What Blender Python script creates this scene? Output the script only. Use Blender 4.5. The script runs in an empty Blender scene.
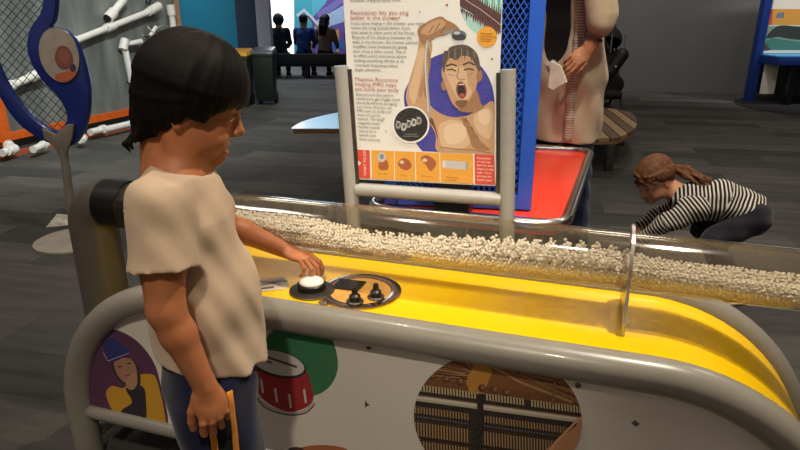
import bpy, bmesh, math, random
import numpy as np
from mathutils import Vector, Matrix
random.seed(7); rng = np.random.default_rng(7)
S = bpy.context.scene; COL = S.collection
R = math.radians

# ------------------------------------------------------------------ camera
FPX, CAMH, Y0 = 620., 1.25, 8.
PITCH = math.atan((225-Y0)/FPX); CP, SP = math.cos(PITCH), math.sin(PITCH)
cam = bpy.data.cameras.new('camera'); co = bpy.data.objects.new('camera', cam); COL.objects.link(co)
cam.sensor_width = 36; cam.lens = 36*FPX/800; cam.clip_start = .02; cam.clip_end = 100
co.location = (0, 0, CAMH); co.rotation_euler = (math.pi/2-PITCH, 0, 0); S.camera = co
def ray(px, py):
    r = (px-400)/FPX; u = (225-py)/FPX
    return Vector((r, CP+u*SP, -SP+u*CP))
O = Vector((0, 0, CAMH))
def onz(px, py, z):
    d = ray(px, py); return O+d*((z-CAMH)/d.z)
def onpl(px, py, p0, n):
    d = ray(px, py); return O+d*((Vector(p0)-O).dot(n)/d.dot(n))
def ony(px, py, Y):
    d = ray(px, py); return O+d*(Y/d.y)
def at(px, py, D):
    d = ray(px, py); return O+d*(D/math.hypot(d.x, d.y))

# console axes: u along the table, v away from the viewer
CA = R(18); DU = Vector((math.cos(CA), -math.sin(CA), 0)); DV = Vector((math.sin(CA), math.cos(CA), 0)); UZ = Vector((0, 0, 1))
def W(u, v, z): return DU*u+DV*v+UZ*z

# ------------------------------------------------------------------ materials
def lin(c):
    if isinstance(c, str): c = [int(c[i:i+2], 16) for i in (0, 2, 4)]
    o = []
    for x in c:
        x /= 255.; o.append(x/12.92 if x <= .04045 else ((x+.055)/1.055)**2.4)
    return tuple(o)+(1,)
class NT:
    def __init__(s, name):
        s.m = bpy.data.materials.new(name); s.m.use_nodes = True
        s.t = s.m.node_tree; s.n = s.t.nodes; s.b = s.n['Principled BSDF']; s.out = s.n['Material Output']
    def add(s, ty, **k):
        n = s.n.new(ty)
        for a, b in k.items():
            if a.startswith('i_'): n.inputs[a[2:].replace('_', ' ')].default_value = b
            else: setattr(n, a, b)
        return n
    def link(s, a, b): s.t.links.new(a, b)
    def math(s, op, a, b=None, c=None):
        n = s.n.new('ShaderNodeMath'); n.operation = op
        for i, v in enumerate((a, b, c)):
            if v is None: continue
            if isinstance(v, (int, float)): n.inputs[i].default_value = v
            else: s.link(v, n.inputs[i])
        return n.outputs[0]
    def mix(s, f, a, b, bt='MIX'):
        n = s.n.new('ShaderNodeMix'); n.data_type = 'RGBA'; n.blend_type = bt
        for k, v in ((0, f), (6, a), (7, b)):
            if isinstance(v, (int, float, tuple)): n.inputs[k].default_value = v
            else: s.link(v, n.inputs[k])
        return n.outputs[2]
    def noise(s, scale, detail=3, co=None, rough=.5):
        n = s.add('ShaderNodeTexNoise'); n.inputs['Scale'].default_value = scale
        n.inputs['Detail'].default_value = detail; n.inputs['Roughness'].default_value = rough
        if co is None: co = s.objco()
        s.link(co, n.inputs['Vector']); return n.outputs['Fac']
    def objco(s):
        if not hasattr(s, '_o'): s._o = s.add('ShaderNodeTexCoord').outputs['Object']
        return s._o
    def ramp(s, f, stops):
        n = s.add('ShaderNodeValToRGB'); e = n.color_ramp.elements
        while len(e) < len(stops): e.new(.5)
        for q, (p, c) in zip(e, stops): q.position = p; q.color = c if len(c) == 4 else tuple(c)+(1,)
        s.link(f, n.inputs[0]); return n.outputs[0]
    def bump(s, h, strength=.3, dist=.002):
        n = s.add('ShaderNodeBump'); n.inputs['Strength'].default_value = strength; n.inputs['Distance'].default_value = dist
        s.link(h, n.inputs['Height']); s.link(n.outputs[0], s.b.inputs['Normal'])
MC = {}
def mat(name, col, rough=.5, metal=0., var=.12, scale=20., bump=0., bscale=150., spec=.5, coat=0., bdist=.002):
    if name in MC: return MC[name]
    t = NT(name); c = lin(col)
    f = t.noise(scale, 4)
    lo = tuple(x*(1-var) for x in c[:3])+(1,); hi = tuple(min(1, x*(1+var)) for x in c[:3])+(1,)
    t.link(t.ramp(f, [(.3, lo), (.7, hi)]), t.b.inputs['Base Color'])
    t.b.inputs['Roughness'].default_value = rough; t.b.inputs['Metallic'].default_value = metal
    t.b.inputs['Specular IOR Level'].default_value = spec; t.b.inputs['Coat Weight'].default_value = coat
    if bump: t.bump(t.noise(bscale, 3), bump, bdist)
    MC[name] = t.m; return t.m

# ------------------------------------------------------------------ objects
def tag(o, label=None, cat=None, group=None, kind=None):
    if label: o['label'] = label
    if cat: o['category'] = cat
    if group: o['group'] = group
    if kind: o['kind'] = kind
    return o
def thing(name, loc, label, cat, group=None, kind=None):
    o = bpy.data.objects.new(name, None); o.empty_display_size = .1; COL.objects.link(o)
    o.location = Vector(loc); return tag(o, label, cat, group, kind)
def origin(o):
    v = Vector((0, 0, 0))
    while o is not None: v = v+Vector(o.location); o = o.parent
    return v
def link_mesh(name, me, parent=None, base=None, mats=(), smooth=True, label=None):
    """mesh data is in world space; shift it to the parent's frame (or to its own base)"""
    off = origin(parent) if parent else Vector(base or (0, 0, 0))
    if off.length > 0: me.transform(Matrix.Translation(-off))
    for m in mats: me.materials.append(m)
    if smooth: me.polygons.foreach_set('use_smooth', [True]*len(me.polygons))
    o = bpy.data.objects.new(name, me); COL.objects.link(o)
    if parent: o.parent = parent
    else: o.location = off
    if label: o['label'] = label
    return o
class MB:
    def __init__(s): s.v = []; s.f = []; s.m = []; s.c = []
    def add(s, vs, fs, mi=0, col=None):
        b = len(s.v); s.v += [tuple(p) for p in vs]
        for f in fs: s.f.append([b+i for i in f]); s.m.append(mi); s.c.append(col)
    def box(s, c, h, ax=None, mi=0):
        ax = ax or (Vector((1, 0, 0)), Vector((0, 1, 0)), UZ); c = Vector(c)
        vs = [c+ax[0]*(h[0]*x)+ax[1]*(h[1]*y)+ax[2]*(h[2]*z) for x in (-1, 1) for y in (-1, 1) for z in (-1, 1)]
        s.add(vs, [(0, 1, 3, 2), (4, 6, 7, 5), (0, 4, 5, 1), (2, 3, 7, 6), (0, 2, 6, 4), (1, 5, 7, 3)], mi)
    def bar(s, a, b, w, t, up=UZ, mi=0):
        a, b = Vector(a), Vector(b); d = (b-a).normalized(); x = d.cross(up)
        if x.length < 1e-4: x = d.cross(Vector((0, 1, 0)))
        x.normalize(); y = x.cross(d)
        s.box((a+b)/2, ((b-a).length/2, w/2, t/2), (d, x, y), mi)
    def tube(s, pts, r, seg=14, caps=True, mi=0, closed=False):
        pts = [Vector(p) for p in pts]; n = len(pts); rs = r if isinstance(r, (list, tuple)) else [r]*n
        tg = []
        for i in range(n):
            if closed: t = pts[(i+1) % n]-pts[i-1]
            else: t = pts[min(i+1, n-1)]-pts[max(i-1, 0)]
            tg.append(t.normalized())
        x = tg[0].orthogonal().normalized(); vs = []; fs = []
        for i in range(n):
            x = (x-tg[i]*x.dot(tg[i])).normalized(); y = tg[i].cross(x)
            vs += [pts[i]+(x*math.cos(a)+y*math.sin(a))*rs[i] for a in [2*math.pi*k/seg for k in range(seg)]]
        for i in range(n if closed else n-1):
            j = (i+1) % n
            for k in range(seg): fs.append((i*seg+k, i*seg+(k+1) % seg, j*seg+(k+1) % seg, j*seg+k))
        if caps and not closed: fs += [tuple(range(seg))[::-1], tuple((n-1)*seg+k for k in range(seg))]
        s.add(vs, fs, mi)
    def lathe(s, base, prof, seg=32, axis=UZ, mi=0):
        base = Vector(base); a = Vector(axis).normalized(); x = a.orthogonal().normalized(); y = a.cross(x); vs = []; fs = []
        for (r, z) in prof:
            vs += [base+a*z+(x*math.cos(t)+y*math.sin(t))*r for t in [2*math.pi*k/seg for k in range(seg)]]
        for i in range(len(prof)-1):
            for k in range(seg): fs.append((i*seg+k, i*seg+(k+1) % seg, (i+1)*seg+(k+1) % seg, (i+1)*seg+k))
        fs += [tuple(range(seg))[::-1], tuple((len(prof)-1)*seg+k for k in range(seg))]
        s.add(vs, fs, mi)
    def prism(s, poly, off, mi=0):
        poly = [Vector(p) for p in poly]; off = Vector(off); n = len(poly)
        s.add(poly+[p+off for p in poly], [tuple(range(n))[::-1], tuple(range(n, 2*n))]+[(i, (i+1) % n, n+(i+1) % n, n+i) for i in range(n)], mi)
    def ball(s, c, r, seg=16, mi=0, ax=None):
        c = Vector(c); r = r if isinstance(r, (tuple, list)) else (r, r, r); ax = ax or (Vector((1, 0, 0)), Vector((0, 1, 0)), UZ)
        vs = []; fs = []; m = seg//2
        for i in range(m+1):
            p = math.pi*i/m
            for k in range(seg):
                t = 2*math.pi*k/seg
                vs.append(c+ax[0]*(r[0]*math.sin(p)*math.cos(t))+ax[1]*(r[1]*math.sin(p)*math.sin(t))+ax[2]*(r[2]*math.cos(p)))
        for i in range(m):
            for k in range(seg): fs.append((i*seg+k, (i+1)*seg+k, (i+1)*seg+(k+1) % seg, i*seg+(k+1) % seg))
        s.add(vs, fs, mi)
    def mesh(s, name):
        me = bpy.data.meshes.new(name); me.from_pydata(s.v, [], s.f)
        me.polygons.foreach_set('material_index', s.m)
        bm = bmesh.new(); bm.from_mesh(me); bmesh.ops.remove_doubles(bm, verts=bm.verts, dist=1e-6)
        bmesh.ops.dissolve_degenerate(bm, edges=bm.edges, dist=1e-7)
        bmesh.ops.recalc_face_normals(bm, faces=bm.faces); bm.to_mesh(me); bm.free(); return me
    def build(s, name, m, parent=None, base=None, bevel=0., smooth=True, label=None, angle=35, bseg=2):
        me = s.mesh(name); ms = m if isinstance(m, (list, tuple)) else [m]
        if bevel:
            bm = bmesh.new(); bm.from_mesh(me)
            ed = [e for e in bm.edges if len(e.link_faces) == 2 and e.calc_face_angle(0) > R(30)]
            bmesh.ops.bevel(bm, geom=ed, offset=bevel, segments=bseg, profile=.6, affect='EDGES', clamp_overlap=True)
            bm.to_mesh(me); bm.free()
        o = link_mesh(name, me, parent, base, ms, smooth, label)
        if smooth:
            try: me.set_sharp_from_angle(angle=R(angle))
            except Exception: pass
        return o
def arc(c, r, a0, a1, n, fx, fy):
    return [c+fx*(r*math.cos(R(a0+(a1-a0)*i/n)))+fy*(r*math.sin(R(a0+(a1-a0)*i/n))) for i in range(n+1)]
def spline(pts, sub=8, closed=False):
    P = [Vector(p) for p in pts]; n = len(P); out = []
    rngi = range(n if closed else n-1)
    for i in rngi:
        p0 = P[(i-1) % n] if closed or i > 0 else P[0]; p1 = P[i]; p2 = P[(i+1) % n]; p3 = P[(i+2) % n] if closed or i+2 < n else P[-1]
        for k in range(sub):
            t = k/sub
            out.append(.5*((2*p1)+(p2-p0)*t+(2*p0-5*p1+4*p2-p3)*t*t+(3*p1-p0-3*p2+p3)*t**3))
    if not closed: out.append(P[-1])
    return out

# ------------------------------------------------------------------ flat printed graphics (coloured inks on a sheet)
def ink():
    if 'ink' in MC: return MC['ink']
    t = NT('printed_ink'); a = t.add('ShaderNodeVertexColor'); a.layer_name = 'Col'
    f = t.noise(400, 2)
    t.link(t.mix(.06, a.outputs[0], t.ramp(f, [(.3, (0, 0, 0)), (.7, (1, 1, 1))])), t.b.inputs['Base Color'])
    t.b.inputs['Roughness'].default_value = .42; t.b.inputs['Specular IOR Level'].default_value = .35
    MC['ink'] = t.m; return t.m
def clip(poly, cl):
    """Sutherland-Hodgman in 2D; cl convex"""
    ar = sum(cl[i][0]*cl[(i+1) % len(cl)][1]-cl[(i+1) % len(cl)][0]*cl[i][1] for i in range(len(cl)))
    if ar < 0: cl = cl[::-1]
    out = list(poly)
    for i in range(len(cl)):
        a, b = cl[i], cl[(i+1) % len(cl)]; inp = out; out = []
        if not inp: break
        def side(p): return (b[0]-a[0])*(p[1]-a[1])-(b[1]-a[1])*(p[0]-a[0])
        for j in range(len(inp)):
            p, q = inp[j-1], inp[j]; sp, sq = side(p), side(q)
            if (sp >= 0) != (sq >= 0):
                t = sp/(sp-sq); out.append((p[0]+(q[0]-p[0])*t, p[1]+(q[1]-p[1])*t))
            if sq >= 0: out.append(q)
    return out
def ell(cx, cy, rx, ry, rot=0, n=48, a0=0, a1=360):
    c, s = math.cos(R(rot)), math.sin(R(rot)); o = []
    for i in range(n if a1-a0 == 360 else n+1):
        t = R(a0+(a1-a0)*i/n); x, y = rx*math.cos(t), ry*math.sin(t); o.append((cx+x*c-y*s, cy+x*s+y*c))
    return o
def stroke(pts, w):
    """a thin ribbon along 2D points"""
    L = []; Rr = []
    for i, p in enumerate(pts):
        a = pts[max(i-1, 0)]; b = pts[min(i+1, len(pts)-1)]; dx, dy = b[0]-a[0], b[1]-a[1]; l = math.hypot(dx, dy) or 1
        ww = w[i] if isinstance(w, (list, tuple)) else w
        L.append((p[0]-dy/l*ww/2, p[1]+dx/l*ww/2)); Rr.append((p[0]+dy/l*ww/2, p[1]-dx/l*ww/2))
    return [[L[i], L[i+1], Rr[i+1], Rr[i]] for i in range(len(pts)-1)]
def curve2(pts, sub=6, closed=True): return [(p.x, p.y) for p in spline([(x, y, 0) for x, y in pts], sub, closed)]
class Print:
    def __init__(s, to3d, n, eps=.00002): s.to = to3d; s.n = n; s.k = 1; s.eps = eps; s.v = []; s.f = []; s.c = []
    def poly(s, pts, col, clipto=None, keep=False):
        pts = clip(pts, clipto) if clipto else pts
        if len(pts) < 3: return
        if not keep: s.k += 1
        b = len(s.v)
        for p in pts: s.v.append(tuple(s.to(*p)+s.n*(s.eps*s.k)))
        s.f.append(list(range(b, b+len(pts)))); s.c.append(lin(col))
    def line(s, pts, w, col, clipto=None):
        s.k += 1
        for q in stroke(pts, w): s.poly(q, col, clipto, True)
    def build(s, name, parent, label=None):
        me = bpy.data.meshes.new(name); me.from_pydata(s.v, [], s.f)
        # orient to the sheet normal and store colours
        bm = bmesh.new(); bm.from_mesh(me); bm.normal_update()
        lay = bm.loops.layers.float_color.new('Col'); bm.faces.ensure_lookup_table()
        for i, f in enumerate(bm.faces):
            if f.normal.dot(s.n) < 0: f.normal_flip()
            for l in f.loops: l[lay] = s.c[i]
        bmesh.ops.triangulate(bm, faces=bm.faces, ngon_method='EAR_CLIP')
        bm.to_mesh(me); bm.free()
        return link_mesh(name, me, parent, mats=[ink()], smooth=False, label=label)
def text_mesh(lines, name, m, parent, label=None):
    """lines: list of (string, origin, ex, ez, size)"""
    V = []; F = []
    for (st, o0, ex, ez, size) in lines:
        cu = bpy.data.curves.new('t', 'FONT'); cu.body = st; cu.size = size; cu.resolution_u = 2
        ob = bpy.data.objects.new('t', cu); COL.objects.link(ob); bpy.context.view_layer.update()
        dg = bpy.context.evaluated_depsgraph_get(); me = bpy.data.meshes.new_from_object(ob.evaluated_get(dg))
        b = len(V); V += [tuple(o0+ex*v.co.x+ez*v.co.y) for v in me.vertices]
        F += [[b+i for i in p.vertices] for p in me.polygons]
        bpy.data.objects.remove(ob); bpy.data.curves.remove(cu); bpy.data.meshes.remove(me)
    me = bpy.data.meshes.new(name); me.from_pydata(V, [], F)
    return link_mesh(name, me, parent, mats=[m], smooth=False, label=label)

# ------------------------------------------------------------------ implicit surfaces for bodies and cloth
class Fr:
    """local frame: x forward, y left, z up"""
    def __init__(s, o, az=0., pitch=0., roll=0., sc=1.):
        s.o = np.array(o, float); s.sc = sc
        m = Matrix.Rotation(R(az), 3, 'Z') @ Matrix.Rotation(R(pitch), 3, 'Y') @ Matrix.Rotation(R(roll), 3, 'X')
        s.m = np.array(m)           # columns are the axes
    def p(s, x, y, z): return s.o+s.m @ (np.array((x, y, z), float)*s.sc)
    def d(s, x, y, z): return s.m @ np.array((x, y, z), float)
class Sdf:
    def __init__(s): s.q = []
    def rc(s, a, b, ra, rb=None, k=.02, op='u', fr=None, sq=(1, 1, 1)):
        s.q.append(('rc', np.array(a, float), np.array(b, float), ra, ra if rb is None else rb, k, op, fr, np.array(sq, float))); return s
    def cc(s, a, b, ra, rb, k=.02):
        s.q.append(('cc', np.array(a, float), np.array(b, float), ra, rb, k, 'u', None, np.ones(3))); return s
    def chain(s, pts, rs, k=.02, fr=None, sq=(1, 1, 1)):
        for i in range(len(pts)-1): s.rc(pts[i], pts[i+1], rs[i], rs[i+1], k if i == 0 else min(k, .012), 'u', fr, sq)
        return s
    def el(s, c, r, fr=None, k=.02, op='u', rot=None):
        m = fr.m if fr is not None else np.eye(3)
        if rot is not None: m = m @ np.array(Matrix.Rotation(R(rot[2]), 3, 'Z') @ Matrix.Rotation(R(rot[1]), 3, 'Y') @ Matrix.Rotation(R(rot[0]), 3, 'X'))
        s.q.append(('el', np.array(c, float), np.array(r, float), m, k, op)); return s
    def hs(s, p, n, k=.0):
        n = np.array(n, float); n /= np.linalg.norm(n); s.q.append(('hs', np.array(p, float), n, k, 'i')); return s
    def _bb(s, e):
        if e[0] in ('rc', 'cc'):
            m = max(e[3], e[4])*max(e[8]); return np.minimum(e[1], e[2])-m, np.maximum(e[1], e[2])+m
        m = max(e[2]); return e[1]-m, e[1]+m
    def _d(s, e, P):
        if e[0] in ('rc', 'cc'):
            _, a, b, ra, rb, k, op, fr, sq = e
            if fr is not None and (sq != 1).any():
                M = (fr.m.T)/sq[:, None]; P = (P-a.astype(np.float32)) @ M.T.astype(np.float32); b = M @ (b-a); a = np.zeros(3)
            ab = b-a; l2 = float(ab @ ab)+1e-12
            D = P-a.astype(np.float32); t0 = (D @ ab.astype(np.float32))/l2; t = np.clip(t0, 0, 1 if e[0] == 'rc' else 9)
            D = D-t[..., None]*ab.astype(np.float32)
            d = np.sqrt((D*D).sum(-1))-(ra+(rb-ra)*t)
            return d if e[0] == 'rc' else np.maximum(d, (t0-1)*math.sqrt(l2))
        if e[0] == 'el':
            _, c, r, m, k, op = e
            q = (P-c.astype(np.float32)) @ m.astype(np.float32)
            a = q/r.astype(np.float32); b = a/r.astype(np.float32)
            k0 = np.sqrt((a*a).sum(-1)); k1 = np.sqrt((b*b).sum(-1))+1e-9
            return k0*(k0-1)/k1
        return (P-e[1].astype(np.float32)) @ e[2].astype(np.float32)
    @staticmethod
    def _comb(A, d, k, op):
        if op == 'u':
            if k <= 0: return np.minimum(A, d)
            h = np.maximum(k-np.abs(A-d), 0)/k; return np.minimum(A, d)-h*h*k*.25
        if op == 's': d = -d
        if k <= 0: return np.maximum(A, d)
        h = np.maximum(k-np.abs(A-d), 0)/k; return np.maximum(A, d)+h*h*k*.25
    def ev(s, P):
        P = np.asarray(P, np.float32); A = np.full(P.shape[:-1], .1, np.float32)
        for e in s.q: A = s._comb(A, s._d(e, P), e[5] if e[0] in ('rc', 'cc') else (e[4] if e[0] == 'el' else e[3]), e[6] if e[0] in ('rc', 'cc') else (e[5] if e[0] == 'el' else 'i'))
        return A
    def bounds(s):
        lo = np.full(3, 1e9); hi = -lo
        for e in s.q:
            if e[0] == 'hs' or (e[0] in ('rc', 'cc') and e[6] == 's') or (e[0] == 'el' and e[5] == 's'): continue
            a, b = s._bb(e); lo = np.minimum(lo, a); hi = np.maximum(hi, b)
        return lo, hi
    def grid(s, lo, hi, h, disp=None):
        n = np.ceil((hi-lo)/h).astype(int)+1
        ax = [(lo[i]+h*np.arange(n[i])).astype(np.float32) for i in range(3)]
        A = np.full(n, .1, np.float32)
        for e in s.q:
            k = e[5] if e[0] in ('rc', 'cc') else (e[4] if e[0] == 'el' else e[3]); op = e[6] if e[0] in ('rc', 'cc') else (e[5] if e[0] == 'el' else 'i')
            if e[0] == 'hs': i0 = np.zeros(3, int); i1 = n
            else:
                a, b = s._bb(e); mg = k+2.5*h
                i0 = np.maximum(np.floor((a-mg-lo)/h).astype(int), 0); i1 = np.minimum(np.ceil((b+mg-lo)/h).astype(int)+1, n)
                if (i1 <= i0).any(): continue
            P = np.stack(np.meshgrid(ax[0][i0[0]:i1[0]], ax[1][i0[1]:i1[1]], ax[2][i0[2]:i1[2]], indexing='ij'), -1)
            sl = tuple(slice(i0[i], i1[i]) for i in range(3))
            A[sl] = s._comb(A[sl], s._d(e, P), k, op)
        if disp is not None:
            m = np.abs(A) < .02; idx = np.argwhere(m)
            A[m] += disp((lo+idx*h)).astype(np.float32)
        return A
    def surf(s, h, lo=None, hi=None, disp=None):
        if lo is None:
            lo, hi = s.bounds(); lo = lo-2.5*h-.006; hi = hi+2.5*h+.006
        A = s.grid(np.array(lo, float), np.array(hi, float), h, disp); return nets(A, np.array(lo, float), h)
def nets(A, lo, h):
    sg = A < 0; n = A.shape
    c = np.zeros(tuple(x-1 for x in n), np.uint8)
    offs = [(i, j, k) for i in (0, 1) for j in (0, 1) for k in (0, 1)]
    for (i, j, k) in offs: c += sg[i:n[0]-1+i, j:n[1]-1+j, k:n[2]-1+k]
    act = np.argwhere((c > 0) & (c < 8))
    vals = np.stack([A[act[:, 0]+i, act[:, 1]+j, act[:, 2]+k] for (i, j, k) in offs], 1)
    acc = np.zeros((len(act), 3)); cnt = np.zeros(len(act))
    for a in range(8):
        for b in range(a+1, 8):
            if sum(abs(offs[a][i]-offs[b][i]) for i in range(3)) != 1: continue
            va, vb = vals[:, a], vals[:, b]; x = (va < 0) != (vb < 0)
            t = np.where(x, va/np.where(x, va-vb, 1), 0)
            pa = np.array(offs[a], float); pb = np.array(offs[b], float)
            acc += np.where(x[:, None], pa+(pb-pa)*t[:, None], 0); cnt += x
    V = lo+(act+acc/np.maximum(cnt, 1)[:, None])*h
    idm = np.full(c.shape, -1, np.int32); idm[act[:, 0], act[:, 1], act[:, 2]] = np.arange(len(act)); Q = []
    for ax in range(3):
        a = [slice(None)]*3; b = [slice(None)]*3; a[ax] = slice(0, n[ax]-1); b[ax] = slice(1, n[ax])
        e = np.argwhere(sg[tuple(a)] != sg[tuple(b)]); o1, o2 = (ax+1) % 3, (ax+2) % 3
        ok = (e[:, o1] > 0) & (e[:, o2] > 0) & (e[:, o1] < n[o1]-1) & (e[:, o2] < n[o2]-1); e = e[ok]
        def cell(d1, d2):
            q = e.copy(); q[:, o1] -= d1; q[:, o2] -= d2; return idm[q[:, 0], q[:, 1], q[:, 2]]
        q = np.stack([cell(1, 1), cell(0, 1), cell(0, 0), cell(1, 0)], 1)
        fl = ~sg[e[:, 0], e[:, 1], e[:, 2]]
        q[fl] = q[fl][:, ::-1]; Q.append(q)
    Q = np.concatenate(Q); Q = Q[(Q >= 0).all(1)]
    return V, Q
def np_mesh(name, V, Q):
    me = bpy.data.meshes.new(name); me.vertices.add(len(V)); me.vertices.foreach_set('co', np.asarray(V, np.float32).ravel())
    me.loops.add(4*len(Q)); me.loops.foreach_set('vertex_index', Q.astype(np.int32).ravel())
    me.polygons.add(len(Q)); me.polygons.foreach_set('loop_start', np.arange(0, 4*len(Q), 4, dtype=np.int32))
    me.update(calc_edges=True); me.validate(); return me
def sdf_obj(name, sd, h, m, parent, disp=None, fine=(), label=None):
    """fine: list of (lo, hi, h) boxes meshed at a smaller step from the same field"""
    V, Q = sd.surf(h, disp=disp); Vs = [V]; Qs = []
    C = V[Q].mean(1); keep = np.ones(len(Q), bool)
    for lo, hi, _ in fine: keep &= ~(((C > np.array(lo)+h) & (C < np.array(hi)-h)).all(1))
    Qs.append(Q[keep]); nv = len(V)
    for lo, hi, hh in fine:
        v, q = sd.surf(hh, lo, hi, disp); Vs.append(v); Qs.append(q+nv); nv += len(v)
    V = np.concatenate(Vs); Q = np.concatenate(Qs)
    used = np.zeros(len(V), bool); used[Q] = True; mp = np.cumsum(used)-1
    return link_mesh(name, np_mesh(name, V[used], mp[Q]), parent, mats=[m], label=label)
def V3(a): return Vector(tuple(float(x) for x in a))
# ================================================================== materials
STEEL = mat('grey_painted_steel', '8e897f', .32, 0, .05, 8, spec=.6, coat=.25)
GREY_TRIM = mat('pale_grey_enamel', '9f9b92', .35, 0, .05, 8, spec=.5)
CHROME = mat('brushed_steel', 'c9c4be', .22, 1., .08, 60)
DARKSTEEL = mat('dark_steel', '6f6a66', .3, .9, .1, 40)
BLACK = mat('black_plastic', '141416', .35, 0, .2, 30)
RUBBER = mat('matt_black', '101012', .7, 0, .2, 30)
YELLOW = mat('yellow_gloss_sheet', 'ffcd00', .3, 0, .02, 3, spec=.4, coat=.15)
WHITEP = mat('white_laminate', 'e6e0d4', .45, 0, .02, 4)
PVC = mat('white_pvc', 'e6e4de', .4, 0, .06, 15)
def wood(name, c, ang):
    if name in MC: return MC[name]
    t = NT(name); mp = t.add('ShaderNodeMapping'); t.link(t.objco(), mp.inputs[0]); mp.inputs['Scale'].default_value = (3, 30, 30); mp.inputs['Rotation'].default_value = (0, 0, ang)
    f = t.noise(2, 5, mp.outputs[0]); l = lin(c)
    t.link(t.ramp(f, [(.3, tuple(x*.6 for x in l[:3])), (.7, l[:3])]), t.b.inputs['Base Color']); t.b.inputs['Roughness'].default_value = .5
    MC[name] = t.m; return t.m

# ================================================================== the setting
def carpet():
    t = NT('dark_carpet_planks'); mp = t.add('ShaderNodeMapping'); t.link(t.objco(), mp.inputs[0]); mp.inputs['Rotation'].default_value = (0, 0, R(12))
    b = t.add('ShaderNodeTexBrick'); t.link(mp.outputs[0], b.inputs['Vector'])
    b.inputs['Scale'].default_value = 1.; b.inputs['Mortar Size'].default_value = .0015; b.inputs['Brick Width'].default_value = 1.0; b.inputs['Row Height'].default_value = .25
    b.inputs['Color1'].default_value = (.050, .050, .050, 1); b.inputs['Color2'].default_value = (.105, .102, .096, 1); b.inputs['Mortar'].default_value = (.03, .03, .03, 1)
    m2 = t.add('ShaderNodeMapping'); t.link(mp.outputs[0], m2.inputs[0]); m2.inputs['Scale'].default_value = (1.5, 9, 1)
    f = t.noise(1.6, 6, m2.outputs[0], .65); g = t.noise(260, 2)
    c = t.mix(.5, b.outputs['Color'], t.ramp(f, [(.3, (.35, .35, .36)), (.72, (1.5, 1.45, 1.35))]), 'MULTIPLY')
    c = t.mix(.5, c, t.ramp(g, [(.3, (.45, .45, .45)), (.7, (1.5, 1.5, 1.5))]), 'MULTIPLY')
    t.link(c, t.b.inputs['Base Color']); t.b.inputs['Roughness'].default_value = .85; t.b.inputs['Specular IOR Level'].default_value = .25
    t.bump(g, .5, .004); return t.m
def struct(name, mb, m, **k):
    o = mb.build(name, m, smooth=False, **k); o['kind'] = 'structure'; return o
mb = MB(); mb.add([(-9, -3, 0), (9, -3, 0), (9, 18, 0), (-9, 18, 0)], [(0, 1, 2, 3)])
struct('floor', mb, carpet())
WGREY = mat('charcoal_wall', '646563', .55, 0, .06, 1.5)
TEAL = mat('teal_wall', '0f6d88', .6, 0, .1, 1.2); NAVY = mat('navy_wall', '1a2c42', .6, 0, .15, 1.2)
HB = 4.2
def wallbox(name, a, b, m, t=.12, h=HB, z0=0):
    a, b = Vector(a), Vector(b); mbx = MB(); d = (b-a).normalized(); n = Vector((-d.y, d.x, 0))
    mbx.box((a+b)/2+n*t/2+UZ*(z0+h/2), ((b-a).length/2, t/2, h/2), (d, n, UZ)); return struct(name, mbx, m)
XR = 5.55
wallbox('wall_back', (1.55, 10.15, 0), (XR, 9.85, 0), WGREY)
wallbox('wall_right', (XR, 9.85, 0), (9, 9.6, 0), NAVY)
xl = ony(236, 20, 10.0).x; xj = ony(257, 20, 10.0).x; xj2 = ony(270, 20, 10.0).x
wallbox('wall_left', (-6.5, 10.0, 0), (xl, 10.0, 0), TEAL)
wallbox('wall_rear', (xl, 10.0, 0), (xj, 10.0, 0), NAVY)
jm = MB(); jm.box(((xj+xj2)/2, 10.05, HB/2), ((xj2-xj)/2, .1, HB/2)); struct('trim_1', jm, mat('pale_jamb', '9aa0b4', .5))
xo = ony(352, 20, 10.0).x
wallbox('wall_front', (xo, 10.0, 0), (1.55, 10.15, 0), NAVY)
wallbox('wall_side', (xo, 10.0, 0), (xo-.1, 15.2, 0), NAVY)
wallbox('wall_west', (-7.5, -2.5, 0), (-7.5, 10.2, 0), NAVY)
wallbox('wall_east', (8.9, 9.8, 0), (8.9, -2.5, 0), WGREY)
# bright room beyond the opening, its far wall a big painted mural
YM = 15.0
def mural_strip(name, px0, px1, m):
    a = ony(px0, 20, YM); b = ony(px1, 20, YM); return wallbox(name, (a.x, YM, 0), (b.x, YM, 0), m, .1)
E_WIN = NT('daylit_glass'); E_WIN.b.inputs['Base Color'].default_value = (.9, .92, .9, 1)
E_WIN.b.inputs['Emission Color'].default_value = (1, .98, .92, 1); E_WIN.b.inputs['Emission Strength'].default_value = 1.6
mural_strip('wall_far', 240, 420, mat('pale_room_wall', '8d93a0', .6))
YM = 14.9; mural_strip('window_1', 266, 294, E_WIN.m)

def pr_plane(p0, n):
    p0 = Vector(p0); n = Vector(n).normalized(); return (lambda x, y: onpl(x, y, p0, n)), -n
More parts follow.
